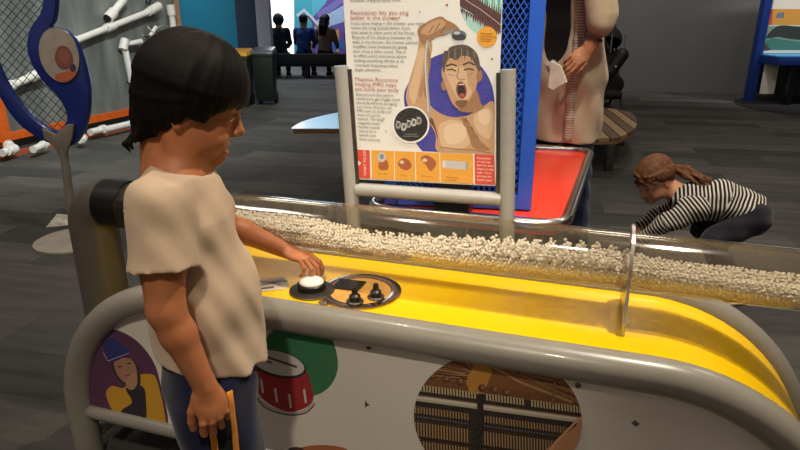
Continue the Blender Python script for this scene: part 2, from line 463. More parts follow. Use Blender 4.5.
# mural hung on the far wall
mr = thing('wall_mural', ony(325, 60, 14.85).xy.to_3d(), 'bright turquoise, purple and white painted mural far behind the bench', 'mural')
b0 = ony(294, 0, 14.85); b1 = ony(360, 0, 14.85)
mb = MB(); mb.box(((b0.x+b1.x)/2, 14.87, 1.75), ((b1.x-b0.x)/2, .02, 1.55)); mb.build('panel', mat('mural_panel', '5fc0cf', .6), mr)
to, n = pr_plane((0, 14.84, 0), (0, 1, 0)); P = Print(to, n, .0004)
P.poly([(294, -20), (313, -20), (312, 80), (294, 80)], '49b6c4')
P.poly([(312, -20), (360, -20), (360, 80), (312, 80)], '6d53a6')
P.poly([(312, -20), (338, -20), (325, 4), (312, 18)], '63c4d8')
P.poly([(314, 22), (344, 5), (360, 8), (360, 17), (330, 26), (316, 34)], 'b9d2ec')
P.poly([(316, 13), (340, -2), (346, 0), (320, 20)], '8c7cc4')
P.line([(297, 16), (304, 10), (312, 18), (322, 30), (336, 46)], 3, 'e6e6f0')
P.line([(300, 22), (308, 16), (318, 28)], 1.6, '7a3140')
for i, (x, c) in enumerate([(301, 'd98a3c'), (305, '5a49b0'), (309, 'd9924a'), (322, 'c9a0d8'), (327, 'e0a050'), (331, '9fa8e0'), (336, 'e09a4c'), (341, '5f49a0')]):
    P.poly([(x, 30+i % 3*3), (x+3, 29+i % 3*3), (x+3, 60), (x, 60)], c)
P.poly([(328, 43), (345, 41), (345, 49), (328, 50)], '2f68b8')
P.build('mural_paint', mr)

# ================================================================== the tube console
ZR, VF, VB = .572, 1.15, 1.555; TV, TZ, TR = 1.38, .7155, .066
con = thing('tube_console', W(-.4, 1.35, 0), 'long yellow topped exhibit table with grey tube frame and a clear tube of white beads', 'exhibit table')
RL, RRt = .40, .39
def hoop(v, dz=0., shrink=0.):
    c1 = W(-.935, v, ZR-RL); c2 = W(.15, v, ZR-RRt); r1 = RL-shrink; r2 = RRt-shrink
    p = [W(-.935-r1, v, 0), W(-.935-r1, v, .09)]+arc(c1, r1, 180, 90, 20, DU, UZ)+[W(x, v, ZR-shrink) for x in (-.7, -.5, -.3, -.1)]+arc(c2, r2, 90, 0, 20, DU, UZ)+[W(.15+r2, v, .09), W(.15+r2, v, 0)]
    return p
for nm, v in (('front_frame', VF), ('back_frame', VB)):
    mb = MB(); mb.tube(hoop(v), .0375, 20); mb.build(nm, STEEL, con, angle=50)
for v in (VF, VB):
    mb = MB(); mb.tube([W(-1.305, v, .165), W(.52, v, .165)], .021, 14); mb.build('lower_bar', STEEL, con)
for u in (-1.335, .54):
    mb = MB(); mb.tube([W(u, VF, .06), W(u, VB, .06)], .02, 12); mb.build('cross_bar', STEEL, con)
# yellow sheet wrapped over the frame
mb = MB(); p = hoop(VF, shrink=-.004)[2:-2]
vs = []; fs = []
for q in p:
    q = q-DV*0
    vs += [q+DV*.012, q+DV*(VB-VF-.012)]
nq = len(p); inner = hoop(VF, shrink=.006)[2:-2]
for q in inner: vs += [q+DV*.012, q+DV*(VB-VF-.012)]
for i in range(nq-1):
    a = 2*i; b = 2*nq+2*i
    fs += [(a, a+1, a+3, a+2), (b, b+2, b+3, b+1), (a, a+2, b+2, b), (a+1, b+1, b+3, a+3)]
fs += [(0, 2*nq, 2*nq+1, 1), (2*nq-2, 2*nq-1, 4*nq-1, 4*nq-2)]
mb.add(vs, fs); mb.build('yellow_top', YELLOW, con, angle=60)
# side panels filling the hoops
def panel(name, v, t, m):
    mb = MB(); pts = [q for q in hoop(v, shrink=.006)[2:-2]]; pts = [W(-.929-RL, v, .17)]+pts+[W(.144+RRt, v, .17)]
    mb.prism(pts, DV*t); return mb.build(name, m, con, angle=20)
fp = panel('front_panel', VF-.002, .014, WHITEP); panel('back_panel', VB-.012, .014, WHITEP)
# panel screws
mb = MB()
for (x, y) in ((369, 347), (578, 385)):
    c = onpl(x, y, DV*(VF-.002), DV); mb = MB(); mb.lathe(c, [(.0062, -.001), (.006, .0025), (.003, .004), (0.0005, .0042)], 14, -DV); mb.build('screw', DARKSTEEL, fp)

# clear tube (a real wall with an inside face)
def acrylic():
    t = NT('clear_acrylic'); t.n.remove(t.b)
    tr = t.add('ShaderNodeBsdfTransparent'); tr.inputs[0].default_value = (.92, .89, .83, 1)
    gl = t.add('ShaderNodeBsdfGlossy'); gl.inputs['Roughness'].default_value = .09; gl.inputs[0].default_value = (1, 1, 1, 1)
    lw = t.add('ShaderNodeLayerWeight'); lw.inputs['Blend'].default_value = .5
    f = t.math('POWER', lw.outputs['Facing'], 3.); f = t.math('MULTIPLY_ADD', f, .6, .06)
    mx = t.add('ShaderNodeMixShader'); t.link(f, mx.inputs[0]); t.link(tr.outputs[0], mx.inputs[1]); t.link(gl.outputs[0], mx.inputs[2])
    t.link(mx.outputs[0], t.out.inputs[0]); return t.m
ACR = acrylic()
U0, U1 = -1.29, 1.0
def tcirc(u, r, n=64): return [W(u, TV, TZ)+DV*(r*math.cos(2*math.pi*k/n))+UZ*(r*math.sin(2*math.pi*k/n)) for k in range(n)]
mb = MB(); N = 64; rings = [(U0, TR), (U1, TR), (U1, TR-.005), (U0, TR-.005)]; vs = []; fs = []
for (u, r) in rings: vs += tcirc(u, r)
for i in range(4):
    for k in range(N): fs.append((i*N+k, i*N+(k+1) % N, ((i+1) % 4)*N+(k+1) % N, ((i+1) % 4)*N+k))
mb.add(vs, fs); tub = mb.build('clear_tube', ACR, con, angle=50)
# bracket plates the tube is carried by: round head, wide foot on the sheet
def bracket(u, zb=None):
    pts = []; rO = .083
    for i in range(25):
        a = R(-10+200*i/24); pts.append(W(u, TV, TZ)+DV*(rO*math.cos(a))+UZ*(rO*math.sin(a)))
    zb = .577 if zb is None else zb
    pts += [W(u, TV-.098, zb+.03), W(u, TV-.098, zb), W(u, TV+.098, zb), W(u, TV+.098, zb+.03)]
    hole = tcirc(u, TR+.0006, 48); bm = bmesh.new(); es = []
    for loop in (pts, hole):
        v = [bm.verts.new(p) for p in loop]; es += [bm.edges.new((v[i], v[(i+1) % len(v)])) for i in range(len(v))]
    bmesh.ops.triangle_fill(bm, edges=es, use_beauty=True)
    g = bmesh.ops.extrude_face_region(bm, geom=bm.faces[:]); bmesh.ops.translate(bm, vec=DU*.007, verts=[e for e in g['geom'] if isinstance(e, bmesh.types.BMVert)])
    bmesh.ops.recalc_face_normals(bm, faces=bm.faces[:]); me = bpy.data.meshes.new('tube_bracket'); bm.to_mesh(me); bm.free()
    return link_mesh('tube_bracket', me, con, mats=[mat('frosted_plate', 'c0bbb2', .25, .5, .05)], smooth=False)
bracket(.088); bracket(-1.02)
# black collar and grey elbow at the far left end
mb = MB(); mb.tube([W(-1.345, TV, TZ), W(-1.262, TV, TZ)], .0695, 36); mb.build('collar', BLACK, con, angle=40)
mb = MB(); cc = W(-1.335, TV, TZ-.075)
pth = [W(-1.315, TV, TZ)]+arc(cc, .075, 90, 180, 14, DU, UZ)+[W(-1.41, TV, .4), W(-1.41, TV, .2), W(-1.41, TV, 0)]
mb.tube(pth, .0675, 36); mb.build('elbow_housing', mat('dark_grey_enamel', '5d5850', .35, 0, .05, 8, spec=.5), con, angle=50)
# end support for the far right of the tube
mb = MB(); mb.lathe(W(.98, TV, 0), [(.13, 0), (.13, .02), (.04, .03), (.04, TZ-TR-.004)], 28); mb.build('end_post', STEEL, con, angle=40)
# control cluster
ring = MB(); cR = W(-.533, 1.318, .5775)
ring.lathe(cR, [(.103, -.004), (.103, .0022), (.101, .003), (.079, .003), (.077, .0015), (.077, -.004)], 64); rg = ring.build('control_ring', mat('bronzed_steel', 'a8968a', .2, 1., .08, 60), con, angle=40)
mb = MB(); mb.lathe(cR, [(.077, -.004), (.077, .0008)], 56); mb.build('inset_disc', mat('amber_inset', 'd09a45', .35), rg)
s0 = [onz(x, y, .5785) for x, y in ((341, 279.5), (366.5, 282.5), (358, 291.5), (331.5, 288.5))]
mb = MB(); mb.prism(s0, UZ*.003); mb.build('display_screen', mat('dark_screen', '150e0c', .15, 0, .2, 30, spec=.6), con, smooth=False)
bp = MB(); bp.lathe(W(-.650, 1.283, .5775), [(.057, -.003), (.057, .003), (.055, .004)], 48); bpl = bp.build('button_plate', DARKSTEEL, con, angle=40)
mb = MB(); mb.lathe(W(-.654, 1.290, .5775), [(.036, .003), (.036, .017), (.033, .020)], 40); pb = mb.build('push_button', BLACK, con, angle=35)
mb = MB(); mb.lathe(W(-.654, 1.290, .5775), [(.031, .018), (.031, .022), (.028, .0265), (.020, .030), (.010, .032), (.001, .0325)], 40); mb.build('button_cap', mat('white_cap', 'eee8da', .3), pb, label='white domed button cap')
for (x, y) in ((355, 302), (376, 297.5)):
    c = onz(x, y, .5785)
    mb = MB(); mb.lathe(c, [(.021, 0), (.021, .004), (.019, .006)], 32); kb = mb.build('knob_base', DARKSTEEL, con, angle=35)
    pr = []
    mb = MB(); mb.lathe(c, [(.0135, .005), (.014, .017), (.011, .020), (.0075, .022), (.007, .034), (.0055, .037)], 12); mb.build('knob', BLACK, kb, angle=25)
mb = MB(); mb.box(onz(323, 305, .582), (.004, .004, .004)); 
bl = MB(); bl.lathe(onz(323, 303.5, .580), [(.012, -.001), (.011, .004), (.006, .006)], 20); bl.build('plate_stud', CHROME, con, angle=40)
# sticker on the deck
n = UZ; P = Print(lambda x, y: onz(x, y, .5768), UZ, .0001)
P.poly([(258, 279), (284, 277.5), (289, 284), (286, 289), (258, 292)], 'cfc2ae'); P.line([(258, 286), (272, 283), (284, 280)], 2.6, '7d6f66'); P.line([(260, 289), (274, 287)], 2, '544a44'); P.poly(ell(285, 281.2, 2.6, 1.5), '5f8040')
P.build('deck_sticker', con, 'small printed photo sticker on the yellow top')

# ---- graphics on the front panel
to, n = pr_plane(DV*(VF-.002), DV)
P = Print(to, n)
# drum on a green disc
P.poly(curve2([(338, 365), (330, 336), (308, 326), (280, 326), (262, 345), (260, 372), (280, 394), (312, 396), (330, 386)]), '2f7a4c')
P.poly(curve2([(252, 375), (262, 398), (285, 411), (303, 409), (313, 400), (311, 385), (300, 365), (255, 355)]), 'a81c1c')
for x, y in ((262, 393), (276, 402), (290, 408), (305, 403)): P.line([(x-1, y-14), (x+1, y)], 2.2, 'd8d0c4')
P.line(curve2([(252, 380), (262, 402), (286, 412.5), (304, 411), (314, 402)], 6, False), 2.6, 'c9c2b6')
P.line(curve2([(252, 383), (262, 405), (286, 414.5), (305, 413), (315, 404)], 6, False), 1.2, '3a2420')
P.poly(ell(278, 364, 29, 13, 14), '241c1c'); P.poly(ell(278, 363, 27, 11.5, 14), 'd6d2c8')
P.line([(250, 352), (270, 358), (297, 367)], 2.4, '6b4030'); P.line([(250, 356), (272, 363)], 2.0, '7b4c38')
P.build('drum_graphic', fp, 'printed red snare drum on a green disc')
# inside of a piano in an oval
P = Print(to, n); C = ell(498, 418, 84, 66, 6, 64); sl = .135
def band(y0, y1, x0=410, x1=585): return [(x0, y0+(x0-410)*sl), (x1, y0+(x1-410)*sl), (x1, y1+(x1-410)*sl), (x0, y1+(x0-410)*sl)]
P.poly(C, '7a4a22')
P.poly(band(330, 376), '8a5424', C)
for i in range(6): P.line(curve2([(424, 356+i*3), (450, 358+i*3.4), (468, 364+i*3), (466, 373+i*1.2), (440, 370+i*1.5), (416, 366+i*2)], 5, False), .9, '3a2012' if i % 2 else 'b98c58', C)
P.poly([(466, 382), (476, 360), (486, 356), (492, 372), (482, 398), (472, 398)], 'c98a2e', C)
for i in range(9): P.line([(488+i*4, 358+i*2.0), (530+i*5, 376+i*2.6), (586, 386+i*5)], 1.0, '2c1a10' if i % 2 else 'a87844', C)
P.line([(488, 364), (520, 382), (572, 402)], 2.4, 'b0905c', C)
for (x, y) in ((432, 376), (446, 379), (460, 382), (482, 388), (494, 390), (506, 393)): P.poly(ell(x, y, 4, 4), '5c3416', C); P.poly(ell(x+1, y-1, 2.2, 2.2), 'a06c34', C)
P.poly(band(384, 393), '2b1a10', C)
for i in range(58):
    x = 414+i*3.0; y = 383+(x-410)*sl
    if i in (22, 23, 37, 38): continue
    P.poly([(x, y), (x+1.7, y+.2), (x+2.2, y+7), (x+.5, y+6.8)], 'cdb98e', C)
P.poly(band(394, 399.5), 'c7bba4', C); P.poly(band(395, 397), 'e4dccb', C)
P.poly(band(399.5, 404), '20130c', C)
for blk, h in ((405, 7), (414, 2), (420, 14), (438, 9), (450, 18)):
    P.poly(band(blk-1.5, blk+h+1.5), '2a190f', C)
    for i in range(60):
        x = 412+i*2.9; y = blk+(x-410)*sl
        if 20 <= i <= 22: continue
        P.poly([(x, y), (x+1.3, y+.2), (x+1.6, y+h), (x+.3, y+h-.2)], 'b58f5e' if h > 5 else '6d6a78', C)
P.poly([(478, 392), (484, 393), (482, 490), (476, 490)], '1d110a', C)
P.poly([(586, 404), (576, 424), (548, 446), (528, 480), (590, 490), (600, 420)], 'c48a60', C); P.line([(580, 416), (556, 440), (540, 466)], 2.4, 'd9a578', C)
P.line([(556, 372), (553, 402)], 2.6, '8a5a3c', C)
P.build('piano_graphic', fp, 'printed oval photograph of the inside of a piano')
# person in a blue beanie on a purple disc
P = Print(to, n); C = [(150, 300), (84, 300), (60, 440), (180, 470), (180, 400)]
P.poly(curve2([(84, 352), (106, 330), (130, 336), (150, 356), (160, 382), (166, 430), (120, 420), (88, 412)]), '5a2850')
P.poly(curve2([(106, 394), (112, 386), (124, 388), (128, 378), (150, 374), (158, 384), (166, 428), (150, 427), (118, 417), (112, 410)]), 'dba018')
P.poly(curve2([(126, 388), (142, 386), (146, 400), (144, 426), (120, 420), (122, 410), (132, 402)]), '1c1420')
P.poly(curve2([(112, 366), (116, 376), (128, 388), (140, 386), (138, 366), (126, 358)]), '2a1c1e')
P.poly(curve2([(114, 362), (122, 358), (132, 360), (137, 372), (132, 384), (124, 382), (117, 374)]), 'b08060')
P.poly(curve2([(104, 342), (112, 338), (122, 344), (130, 352), (124, 357), (112, 362), (106, 356)]), '25267a')
P.line([(103, 352), (108, 361), (129, 353)], .8, 'b9a8c8'); P.poly(curve2([(128, 378), (136, 372), (137, 384), (132, 390), (126, 386)]), 'c08e6c')
P.line([(118, 367), (122, 366)], 1.2, '2a1a18'); P.line([(127, 364), (131, 363)], 1.2, '2a1a18'); P.line([(125, 376), (130, 375)], 1.2, '7a3a34')
P.build('portrait_graphic', fp, 'printed person in blue beanie and yellow coat on purple')
P = Print(to, n); P.poly([(365, 400), (367, 403), (370, 405), (367, 406), (365.5, 408), (365, 404)], '38302e'); P.build('star_mark', fp); P = Print(to, n); P.poly([(631, 423), (635, 420), (640, 424), (636, 427)], '5d6068'); P.build('diamond_mark', fp); P = Print(to, n)
P.poly(ell(322, 452, 27, 7), 'b8683a'); P.build('orange_spot', fp); P = Print(to, n); P.poly(ell(296, 450, 8, 3), '40302c'); P.build('dark_spot', fp)

# ---- beads
BR = .0043
def bead_level(u):
    b = np.interp(u, [-1.3, -.95, -.85, -.72, -.62, -.55, -.45, -.3, -.1, .05, .09, .2, .45, .9], [.0, .004, .006, .006, -.008, -.020, -.020, -.014, -.008, -.004, -.004, -.006, -.010, -.014])*1.0
    amp = np.interp(u, [-.6, -.42, -.2, .0, .07, .1, .2], [0, .007, .021, .025, .018, .005, .002])
    return b+amp*np.abs(np.sin(math.pi*u/.034))**1.5
def bead_positions():
    ri = TR-.0105; sp = .0090; out = []
    us = np.arange(-1.24, .60, sp)
    for iu, u in enumerate(us):
        L = float(bead_level(u))
        ys = np.arange(-ri, ri+1e-6, sp)
        for iy, y in enumerate(ys):
            zb = -math.sqrt(max(ri*ri-y*y, 0))
            zs = np.arange(zb, L, sp*.9)
            for iz, z in enumerate(zs):
                rr = math.hypot(y, z)
                if rr < ri-1.6*sp and z < L-1.8*sp: continue      # nothing seen of the core
                out.append((u+((iy+iz) % 2)*sp/2, y, z))
    a = np.array(out); a += rng.uniform(-.0022, .0022, a.shape); r = np.hypot(a[:, 1], a[:, 2]); s = np.where(r > ri, ri/r, 1); a[:, 1] *= s; a[:, 2] *= s
    return a
A = bead_positions()
bm = bmesh.new(); bmesh.ops.create_icosphere(bm, subdivisions=1, radius=BR); bm.verts.index_update()
bv = np.array([v.co for v in bm.verts]); bf = np.array([[v.index for v in f.verts] for f in bm.faces]); bm.free()
cw = np.array(DU)[None]*A[:, :1]+np.array(DV)[None]*(TV+A[:, 1:2])+np.array(UZ)[None]*(TZ+A[:, 2:3])
V = (cw[:, None, :]+bv[None]*rng.uniform(.85, 1.05, (len(cw), 1, 1))).reshape(-1, 3); F = (bf[None]+(np.arange(len(cw))*len(bv))[:, None, None]).reshape(-1, 3)
me = bpy.data.meshes.new('foam_beads'); me.vertices.add(len(V)); me.vertices.foreach_set('co', V.astype(np.float32).ravel()); me.loops.add(3*len(F)); me.loops.foreach_set('vertex_index', F.astype(np.int32).ravel())
me.polygons.add(len(F)); me.polygons.foreach_set('loop_start', np.arange(0, 3*len(F), 3, dtype=np.int32)); me.update(calc_edges=True)
bd = link_mesh('foam_beads', me, base=W(-.35, TV, TZ-.05), mats=[mat('white_foam', 'f3f0ea', .5, 0, .1, 300)])
tag(bd, 'thousands of tiny white foam beads lying in the clear tube', 'beads', kind='stuff')
print('BEADS', len(A))

# ================================================================== the sign behind the table
SA = R(14); DS = Vector((math.cos(SA), -math.sin(SA), 0)); NS = Vector((math.sin(SA), math.cos(SA), 0)); P0 = Vector((.085, 1.717, 0)); LEAN = -.05
def Sg(a, z, dn=0.): return P0+DS*(a+LEAN*(z-.74)*(1 if True else 0))+NS*dn+UZ*z
sign = thing('sign_stand', P0, 'tall information sign in a grey two post frame behind the clear tube', 'sign')
for a in (-.237, .222):
    mb = MB(); mb.tube([Sg(a, z) for z in (0, .4, .74, 1.0, 1.098)], .0215, 18); mb.build('post', GREY_TRIM, sign, angle=50)
    mb = MB(); s = 1 if a < 0 else -1
    q = [Sg(a+s*.022, .765), Sg(a+s*.022, 1.09)]; mb.bar(q[0], q[1], .016, .02, NS); mb.build('clamp_rail', DARKSTEEL, sign)
    mb = MB(); mb.lathe(Sg(a, 0), [(.06, 0), (.06, .008), (.05, .012)], 24); mb.build('foot_plate', GREY_TRIM, sign, angle=40)
mb = MB(); mb.tube([Sg(-.22, .743), Sg(.205, .743)], .0205, 18); mb.build('cross_rail', GREY_TRIM, sign, angle=50)
to, n = pr_plane(P0-NS*.004, NS)
cor = [(341, -45), (504, -45), (495.5, 186), (353, 179)]
mb = MB(); mb.prism([to(*c) for c in cor], NS*.010); board = mb.build('sign_board', mat('white_sign_sheet', 'e8e4d8', .5, 0, .02, 4), sign, smooth=False)
P = Print(to, n, .000012)
def signclip(): return [(342, -45), (503.5, -45), (495, 185.5), (354, 178.5)]
CB = signclip()
P.poly(curve2([(404, 100), (408, 84), (420, 67), (438, 55), (456, 53), (474, 60), (488, 76), (494, 96), (494, 120), (486, 145), (470, 158), (430, 156), (412, 135)]), '3d3a98', [(342, -45), (497.5, -45), (495, 154), (354, 149)])
TC = ell(487, 4, 27, 33, -8)
P.poly(TC, 'a9d8c8', CB)
for i in range(26):
    x = 458+i*2; P.line([(x, -20), (x+rng.uniform(-1, 1), 4+rng.uniform(0, 26))], 1.1, ['6fb8a8', 'd4efe2', '4f9c90'][i % 3], clip(TC, CB))
P.poly(clip([(450, -14), (468, -8), (484, 4), (510, 20), (510, 34), (492, 30), (470, 12), (452, 2)], TC), '54302c', CB)
for i in range(22):
    x = 456+i*2.3; y = -12+(x-452)*.56
    P.poly([(x, y+3), (x+1.4, y-5-rng.uniform(0, 5)), (x+2.6, y+4)], '5a3a34', clip(TC, CB)); P.poly([(x, y+16), (x+1.2, y+20+rng.uniform(0, 8)), (x+2.6, y+16)], '6a3630', clip(TC, CB))
P.line([(456, -6), (480, 9), (506, 29)], .8, 'caa59a', clip(TC, CB))
P.poly(ell(487, 37, 10, 10.5), 'eda62c')
for i in range(4): P.line([(481, 33.5+i*2.6), (493, 33.8+i*2.6)], .6, 'b4761c')
SK = 'c69a70'; SKL = 'd8b48c'; SKD = 'a3754e'; SKDD = '6c4630'
# raised arm and body
P.poly(curve2([(421, 33), (417, 55), (409, 82), (406, 98), (411, 110), (422, 117), (430, 124), (436, 136), (437, 151), (460, 154), (494, 154.5), (494.5, 104), (484, 106), (474, 112), (466, 116), (452, 117), (440, 113), (431, 106), (427, 97), (427, 84), (430, 62), (432, 42)], 4), SK, [(342, -45), (497, -45), (494.5, 154), (354, 149)])
P.poly(curve2([(419, 50), (414, 72), (409, 92), (414, 104), (418, 92), (422, 70), (425, 50)]), SKL)
P.poly(curve2([(428, 48), (427, 70), (424, 92), (430, 104), (428, 84), (431, 60)]), SKD)
P.poly(curve2([(432, 118), (436, 128), (438, 140), (434, 128), (428, 120)]), SKDD)
P.poly(curve2([(440, 124), (456, 120), (470, 128), (468, 146), (446, 150), (440, 140)]), SKL)
P.poly(curve2([(474, 116), (488, 108), (493, 116), (490, 138), (478, 132)]), SKL)
P.poly(curve2([(460, 116), (468, 122), (480, 140), (490, 150), (474, 148), (468, 134)]), SKD)
P.poly(curve2([(446, 126), (456, 123), (466, 128), (464, 140), (450, 144), (444, 136)]), 'e4c6a2')
P.poly(curve2([(478, 112), (487, 109), (491, 116), (487, 124), (480, 122)]), 'e4c6a2')
P.poly(curve2([(428, 60), (424, 74), (419, 90), (421, 98), (425, 86), (429, 70)]), 'b3845a')
for i in range(16):
    x = 464+rng.uniform(0, 14); y = 118+(x-464)*1.3+rng.uniform(-3, 5); P.line([(x, y), (x+1.5, y+3)], .5, SKDD)
for i in range(14):
    x = 424+rng.uniform(0, 6); y = 46+rng.uniform(0, 40); P.line([(x, y), (x+.6, y+3)], .4, 'b08258')
P.line(curve2([(440, 147), (456, 149), (474, 150), (490, 153)], 5, False), 1.2, SKD)
# fist and shower head
P.poly(curve2([(419, 38), (418, 29), (427, 22), (440, 16.5), (447, 20), (456, 25), (460, 31), (452, 31), (446, 35), (436, 37), (430, 42), (423, 44)]), SKD)
P.poly(curve2([(421, 32), (428, 24), (440, 19), (446, 24), (438, 30), (428, 35)]), SK)
for x, y in ((432, 27), (438, 25), (444, 27)): P.line([(x-3, y+6), (x+2, y-2)], .8, SKDD)
P.line([(444, 33), (452, 31), (458, 33)], 3.2, '8d8a88')
P.poly(ell(459, 35, 7.5, 5, 5), '6c6a6a'); P.poly(ell(459, 37, 7, 3.4, 5), '3c3c3e'); P.poly(ell(457, 33, 3.2, 1.6), 'c8c6c4')
for i in range(6): P.line([(454+i*1.8, 40), (455+i*1.6, 49)], .5, 'c6c4c0')
P.line(curve2([(428, 40), (426, 58), (427, 84), (429, 112), (427, 125)], 6, False), 3.0, 'a8a294'); P.line(curve2([(427.4, 42), (425.4, 58), (426.4, 84), (428.4, 112)], 6, False), .9, 'dcd8cc')
# head
P.poly(curve2([(442, 68), (444, 54), (452, 47), (464, 46), (473, 52), (478, 62), (480, 74), (477, 84), (474, 96), (468, 106), (460, 109), (453, 104), (448, 93), (445, 84), (442, 76)]), SK)
P.poly(curve2([(467, 104), (476, 90), (481, 103), (484, 107), (474, 112), (464, 112), (458, 109)]), SKD)
P.poly(ell(479.5, 76, 3, 6, 10), SKD); P.poly(ell(443.5, 86, 2.2, 5, -10), SKD)
P.poly(curve2([(446, 72), (452, 66), (460, 66), (466, 70), (468, 84), (472, 92), (466, 100), (458, 98), (452, 88)]), SKL)
P.poly(curve2([(442, 64), (444, 52), (453, 46), (466, 45), (476, 52), (480, 64), (479, 72), (475, 64), (470, 57), (462, 56), (456, 60), (450, 58), (446, 64), (444, 72)]), '5a4a3c')
for i in range(10): P.line([(446+i*3.1, 50-(2 if 2 < i < 7 else 0)), (445+i*3.3, 59+rng.uniform(-2, 2))], .7, '94866f' if i % 2 else '382a20')
P.line([(446, 66), (452, 64), (457, 66)], 1.6, '3c2a1e'); P.line([(463, 65), (469, 62), (475, 65)], 1.6, '3c2a1e')
P.line([(447, 70), (452, 69), (456, 71)], 1.4, '4a3020'); P.line([(464, 70), (469, 68.5), (474, 70)], 1.4, '4a3020')
P.line([(459, 66), (457, 77), (460, 80), (465, 79)], 1.1, SKD); P.line([(448, 74), (455, 76)], .7, SKD); P.line([(467, 75), (473, 73)], .7, SKD)
P.poly(ell(461.5, 90, 5.2, 8.6, -8), '8a4636'); P.poly(ell(461.5, 90.5, 3.6, 6.8, -8), '2a100c'); P.poly(ell(462, 95, 2.4, 1.8), 'a85a4c'); P.line([(459, 84.6), (464, 84.2)], 1.1, 'e6dccc')
P.poly(curve2([(455, 102), (461, 100), (468, 101), (464, 107), (459, 107)]), '7c573c')
# small dots
for (x, y, r, c) in ((447, 5, 1.3, 'b84a48'), (420, 12, .8, '9a948c'), (446, 48, 3, 'd8d4c8'), (492, 59, 1.1, '7a8088'), (384, 118, .8, 'a8a298'), (386, 131, .7, '8c8880')): P.poly(ell(x, y, r, r, 0, 14), c)
P.poly(ell(446, 48, 2.4, 2.4, 0, 16), 'e8e4d8')
# black scan disc
P.poly(ell(411, 124.5, 18.6, 18.6), 'efebe0'); P.poly(ell(411, 124.5, 16.8, 16.8), '17140f')
for i, (x, y) in enumerate(((398.5, 125), (404, 127), (409, 124), (414, 122.5), (419, 121))):
    P.poly(ell(x, y, 2.8, 3.8, 10), ['9a9890', 'c2c0b8'][i % 2]); P.poly(ell(x, y-.4, 1.3, 2, 10), '4a4844'); P.line([(x-2, y-4), (x+1.6, y-3)], .7, 'dedcd4')
P.line([(405, 134), (417, 134)], .6, '8d8a82'); P.line([(403, 136), (419, 136)], .6, '8d8a82')
# instruction strip
def strip(x0, x1, c, col):
    def yt(x): return 149.5+(x-357)*.0365
    def yb(x): return 177.8+(x-357)*.050
    P.poly([(x0, yt(x0)), (x1, yt(x1)), (x1+.6, yb(x1)), (x0+.6, yb(x0))], col)
strip(356, 495, 0, 'f0eadc'); strip(356.6, 370, 0, 'd8442c'); strip(371.4, 394, 0, 'e9a433'); strip(394.7, 415, 0, 'e9a433'); strip(415.7, 439.5, 0, 'e9a433'); strip(440.2, 473, 0, 'e9a433'); strip(474.4, 494.6, 0, 'd8482f')
P.poly([(358, 160), (361.5, 163), (358.4, 166)], 'f0e6da')
HN = 'a85a2c'
P.poly(curve2([(379, 163), (384, 158), (388, 162), (388, 169), (380, 169.5)]), HN); P.poly(ell(382, 157, 4.2, 5), 'c8c2b8'); P.poly(ell(382, 156.4, 2.2, 2.6), '7c88a0')
P.poly(curve2([(398, 163), (403, 158), (409, 160), (412, 166), (407, 170), (401, 168)]), HN); P.poly(ell(402, 162, 2.2, 1.8), 'e2c8a0')
P.poly(curve2([(421, 158), (427, 155), (435, 160), (436, 165), (431, 171), (426, 165)]), HN); P.poly(ell(425, 160, 2.4, 1.8), 'e2c8a0')
P.poly([(444, 160), (467, 161.6), (467, 169.6), (444, 168)], 'c6c4be'); P.poly(ell(444, 164, 1.4, 4), 'dad8d2'); P.poly(ell(467, 165.6, 1.4, 4), 'a2a09a')
P.build('sign_graphic', board, 'printed photograph of a man singing under a shower, with coloured discs')
# lettering
def tl(px, py, px2, st):
    """a line of text starting at (px,py) baseline that runs to px2"""
    a = to(px, py); b = to(px2, py+(px2-px)*.012); ex = (b-a).normalized()
    return (st, a-NS*.0006, ex, UZ, px2)
def lines(rows, name, m, size):
    L = []
    for (x, y, st) in rows:
        a = to(x, y)-NS*.0040; L.append((st, a, DS, UZ, size))
    text_mesh(L, name, m, board)
INK = mat('dark_grey_ink', '57534e', .6); RED = mat('red_ink', 'a8483e', .6); CREAM = mat('cream_ink', 'f2e6d8', .6); BRN = mat('brown_ink', '9a5a1c', .6)
lines([(350, 1.5, 'loudest frequencies too.')], 'intro_text', INK, .0145)
lines([(350.5, 14.5, 'Resonation lets you sing'), (350.7, 19.5, 'better in the shower')], 'heading_text', RED, .0165)
bt = ['If you enjoy singing in the shower, you might', 'notice the song sounds better there', 'than when in other parts of the house.', 'Because of the distance between the', 'walls in the shower, the shower cabinet', 'amplifies lower frequencies giving', 'your voice a fuller sound. This is', 'an effect called resonance where', 'making something vibrate at its', "'resonant' frequency makes", 'larger vibrations.']
lines([(351+i*.42, 24.4+i*4.62, s) for i, s in enumerate(bt)], 'body_text', INK, .0113)
lines([(355.5, 80.5+i*4.9, s) for i, s in enumerate(['Magnetic Resonance', 'Imaging (MRI) helps', 'see inside your body'])], 'subheading_text', RED, .0150)
bt = ['Resonance is also used in', 'machines to get images inside', 'the body without damaging', 'our tissue. Doctors use', 'MRI scans to study and', 'treat old sports', 'injuries. The large', 'magnets rotate', 'healthy muscle', 'tissues for a', 'speech scan', 'more accuracy.']
lines([(356.5+i*.28, 95.2+i*4.05, s) for i, s in enumerate(bt)], 'scan_text', INK, .0106)
lines([(477, 158.5+i*3.6, s) for i, s in enumerate(['Resonance', 'so you can', 'feel the wave', 'shapes in the', 'tube. Try it', 'and see the', 'beads stand'])], 'panel_text', CREAM, .0088)
for tx in ([(378.5, 174, 'Press start')], [(400, 175.3, 'Turn it')], [(421, 176.4, 'Turn to tune')], [(446, 177.5, 'Watch beads'), (446, 180, 'in the tube')]): lines(tx, 'step_text', BRN, .0068)
a = to(366.8, 175.5)-NS*.0045; text_mesh([('WHAT TO DO', a, UZ, -DS, .0115)], 'what_to_do_text', CREAM, board)
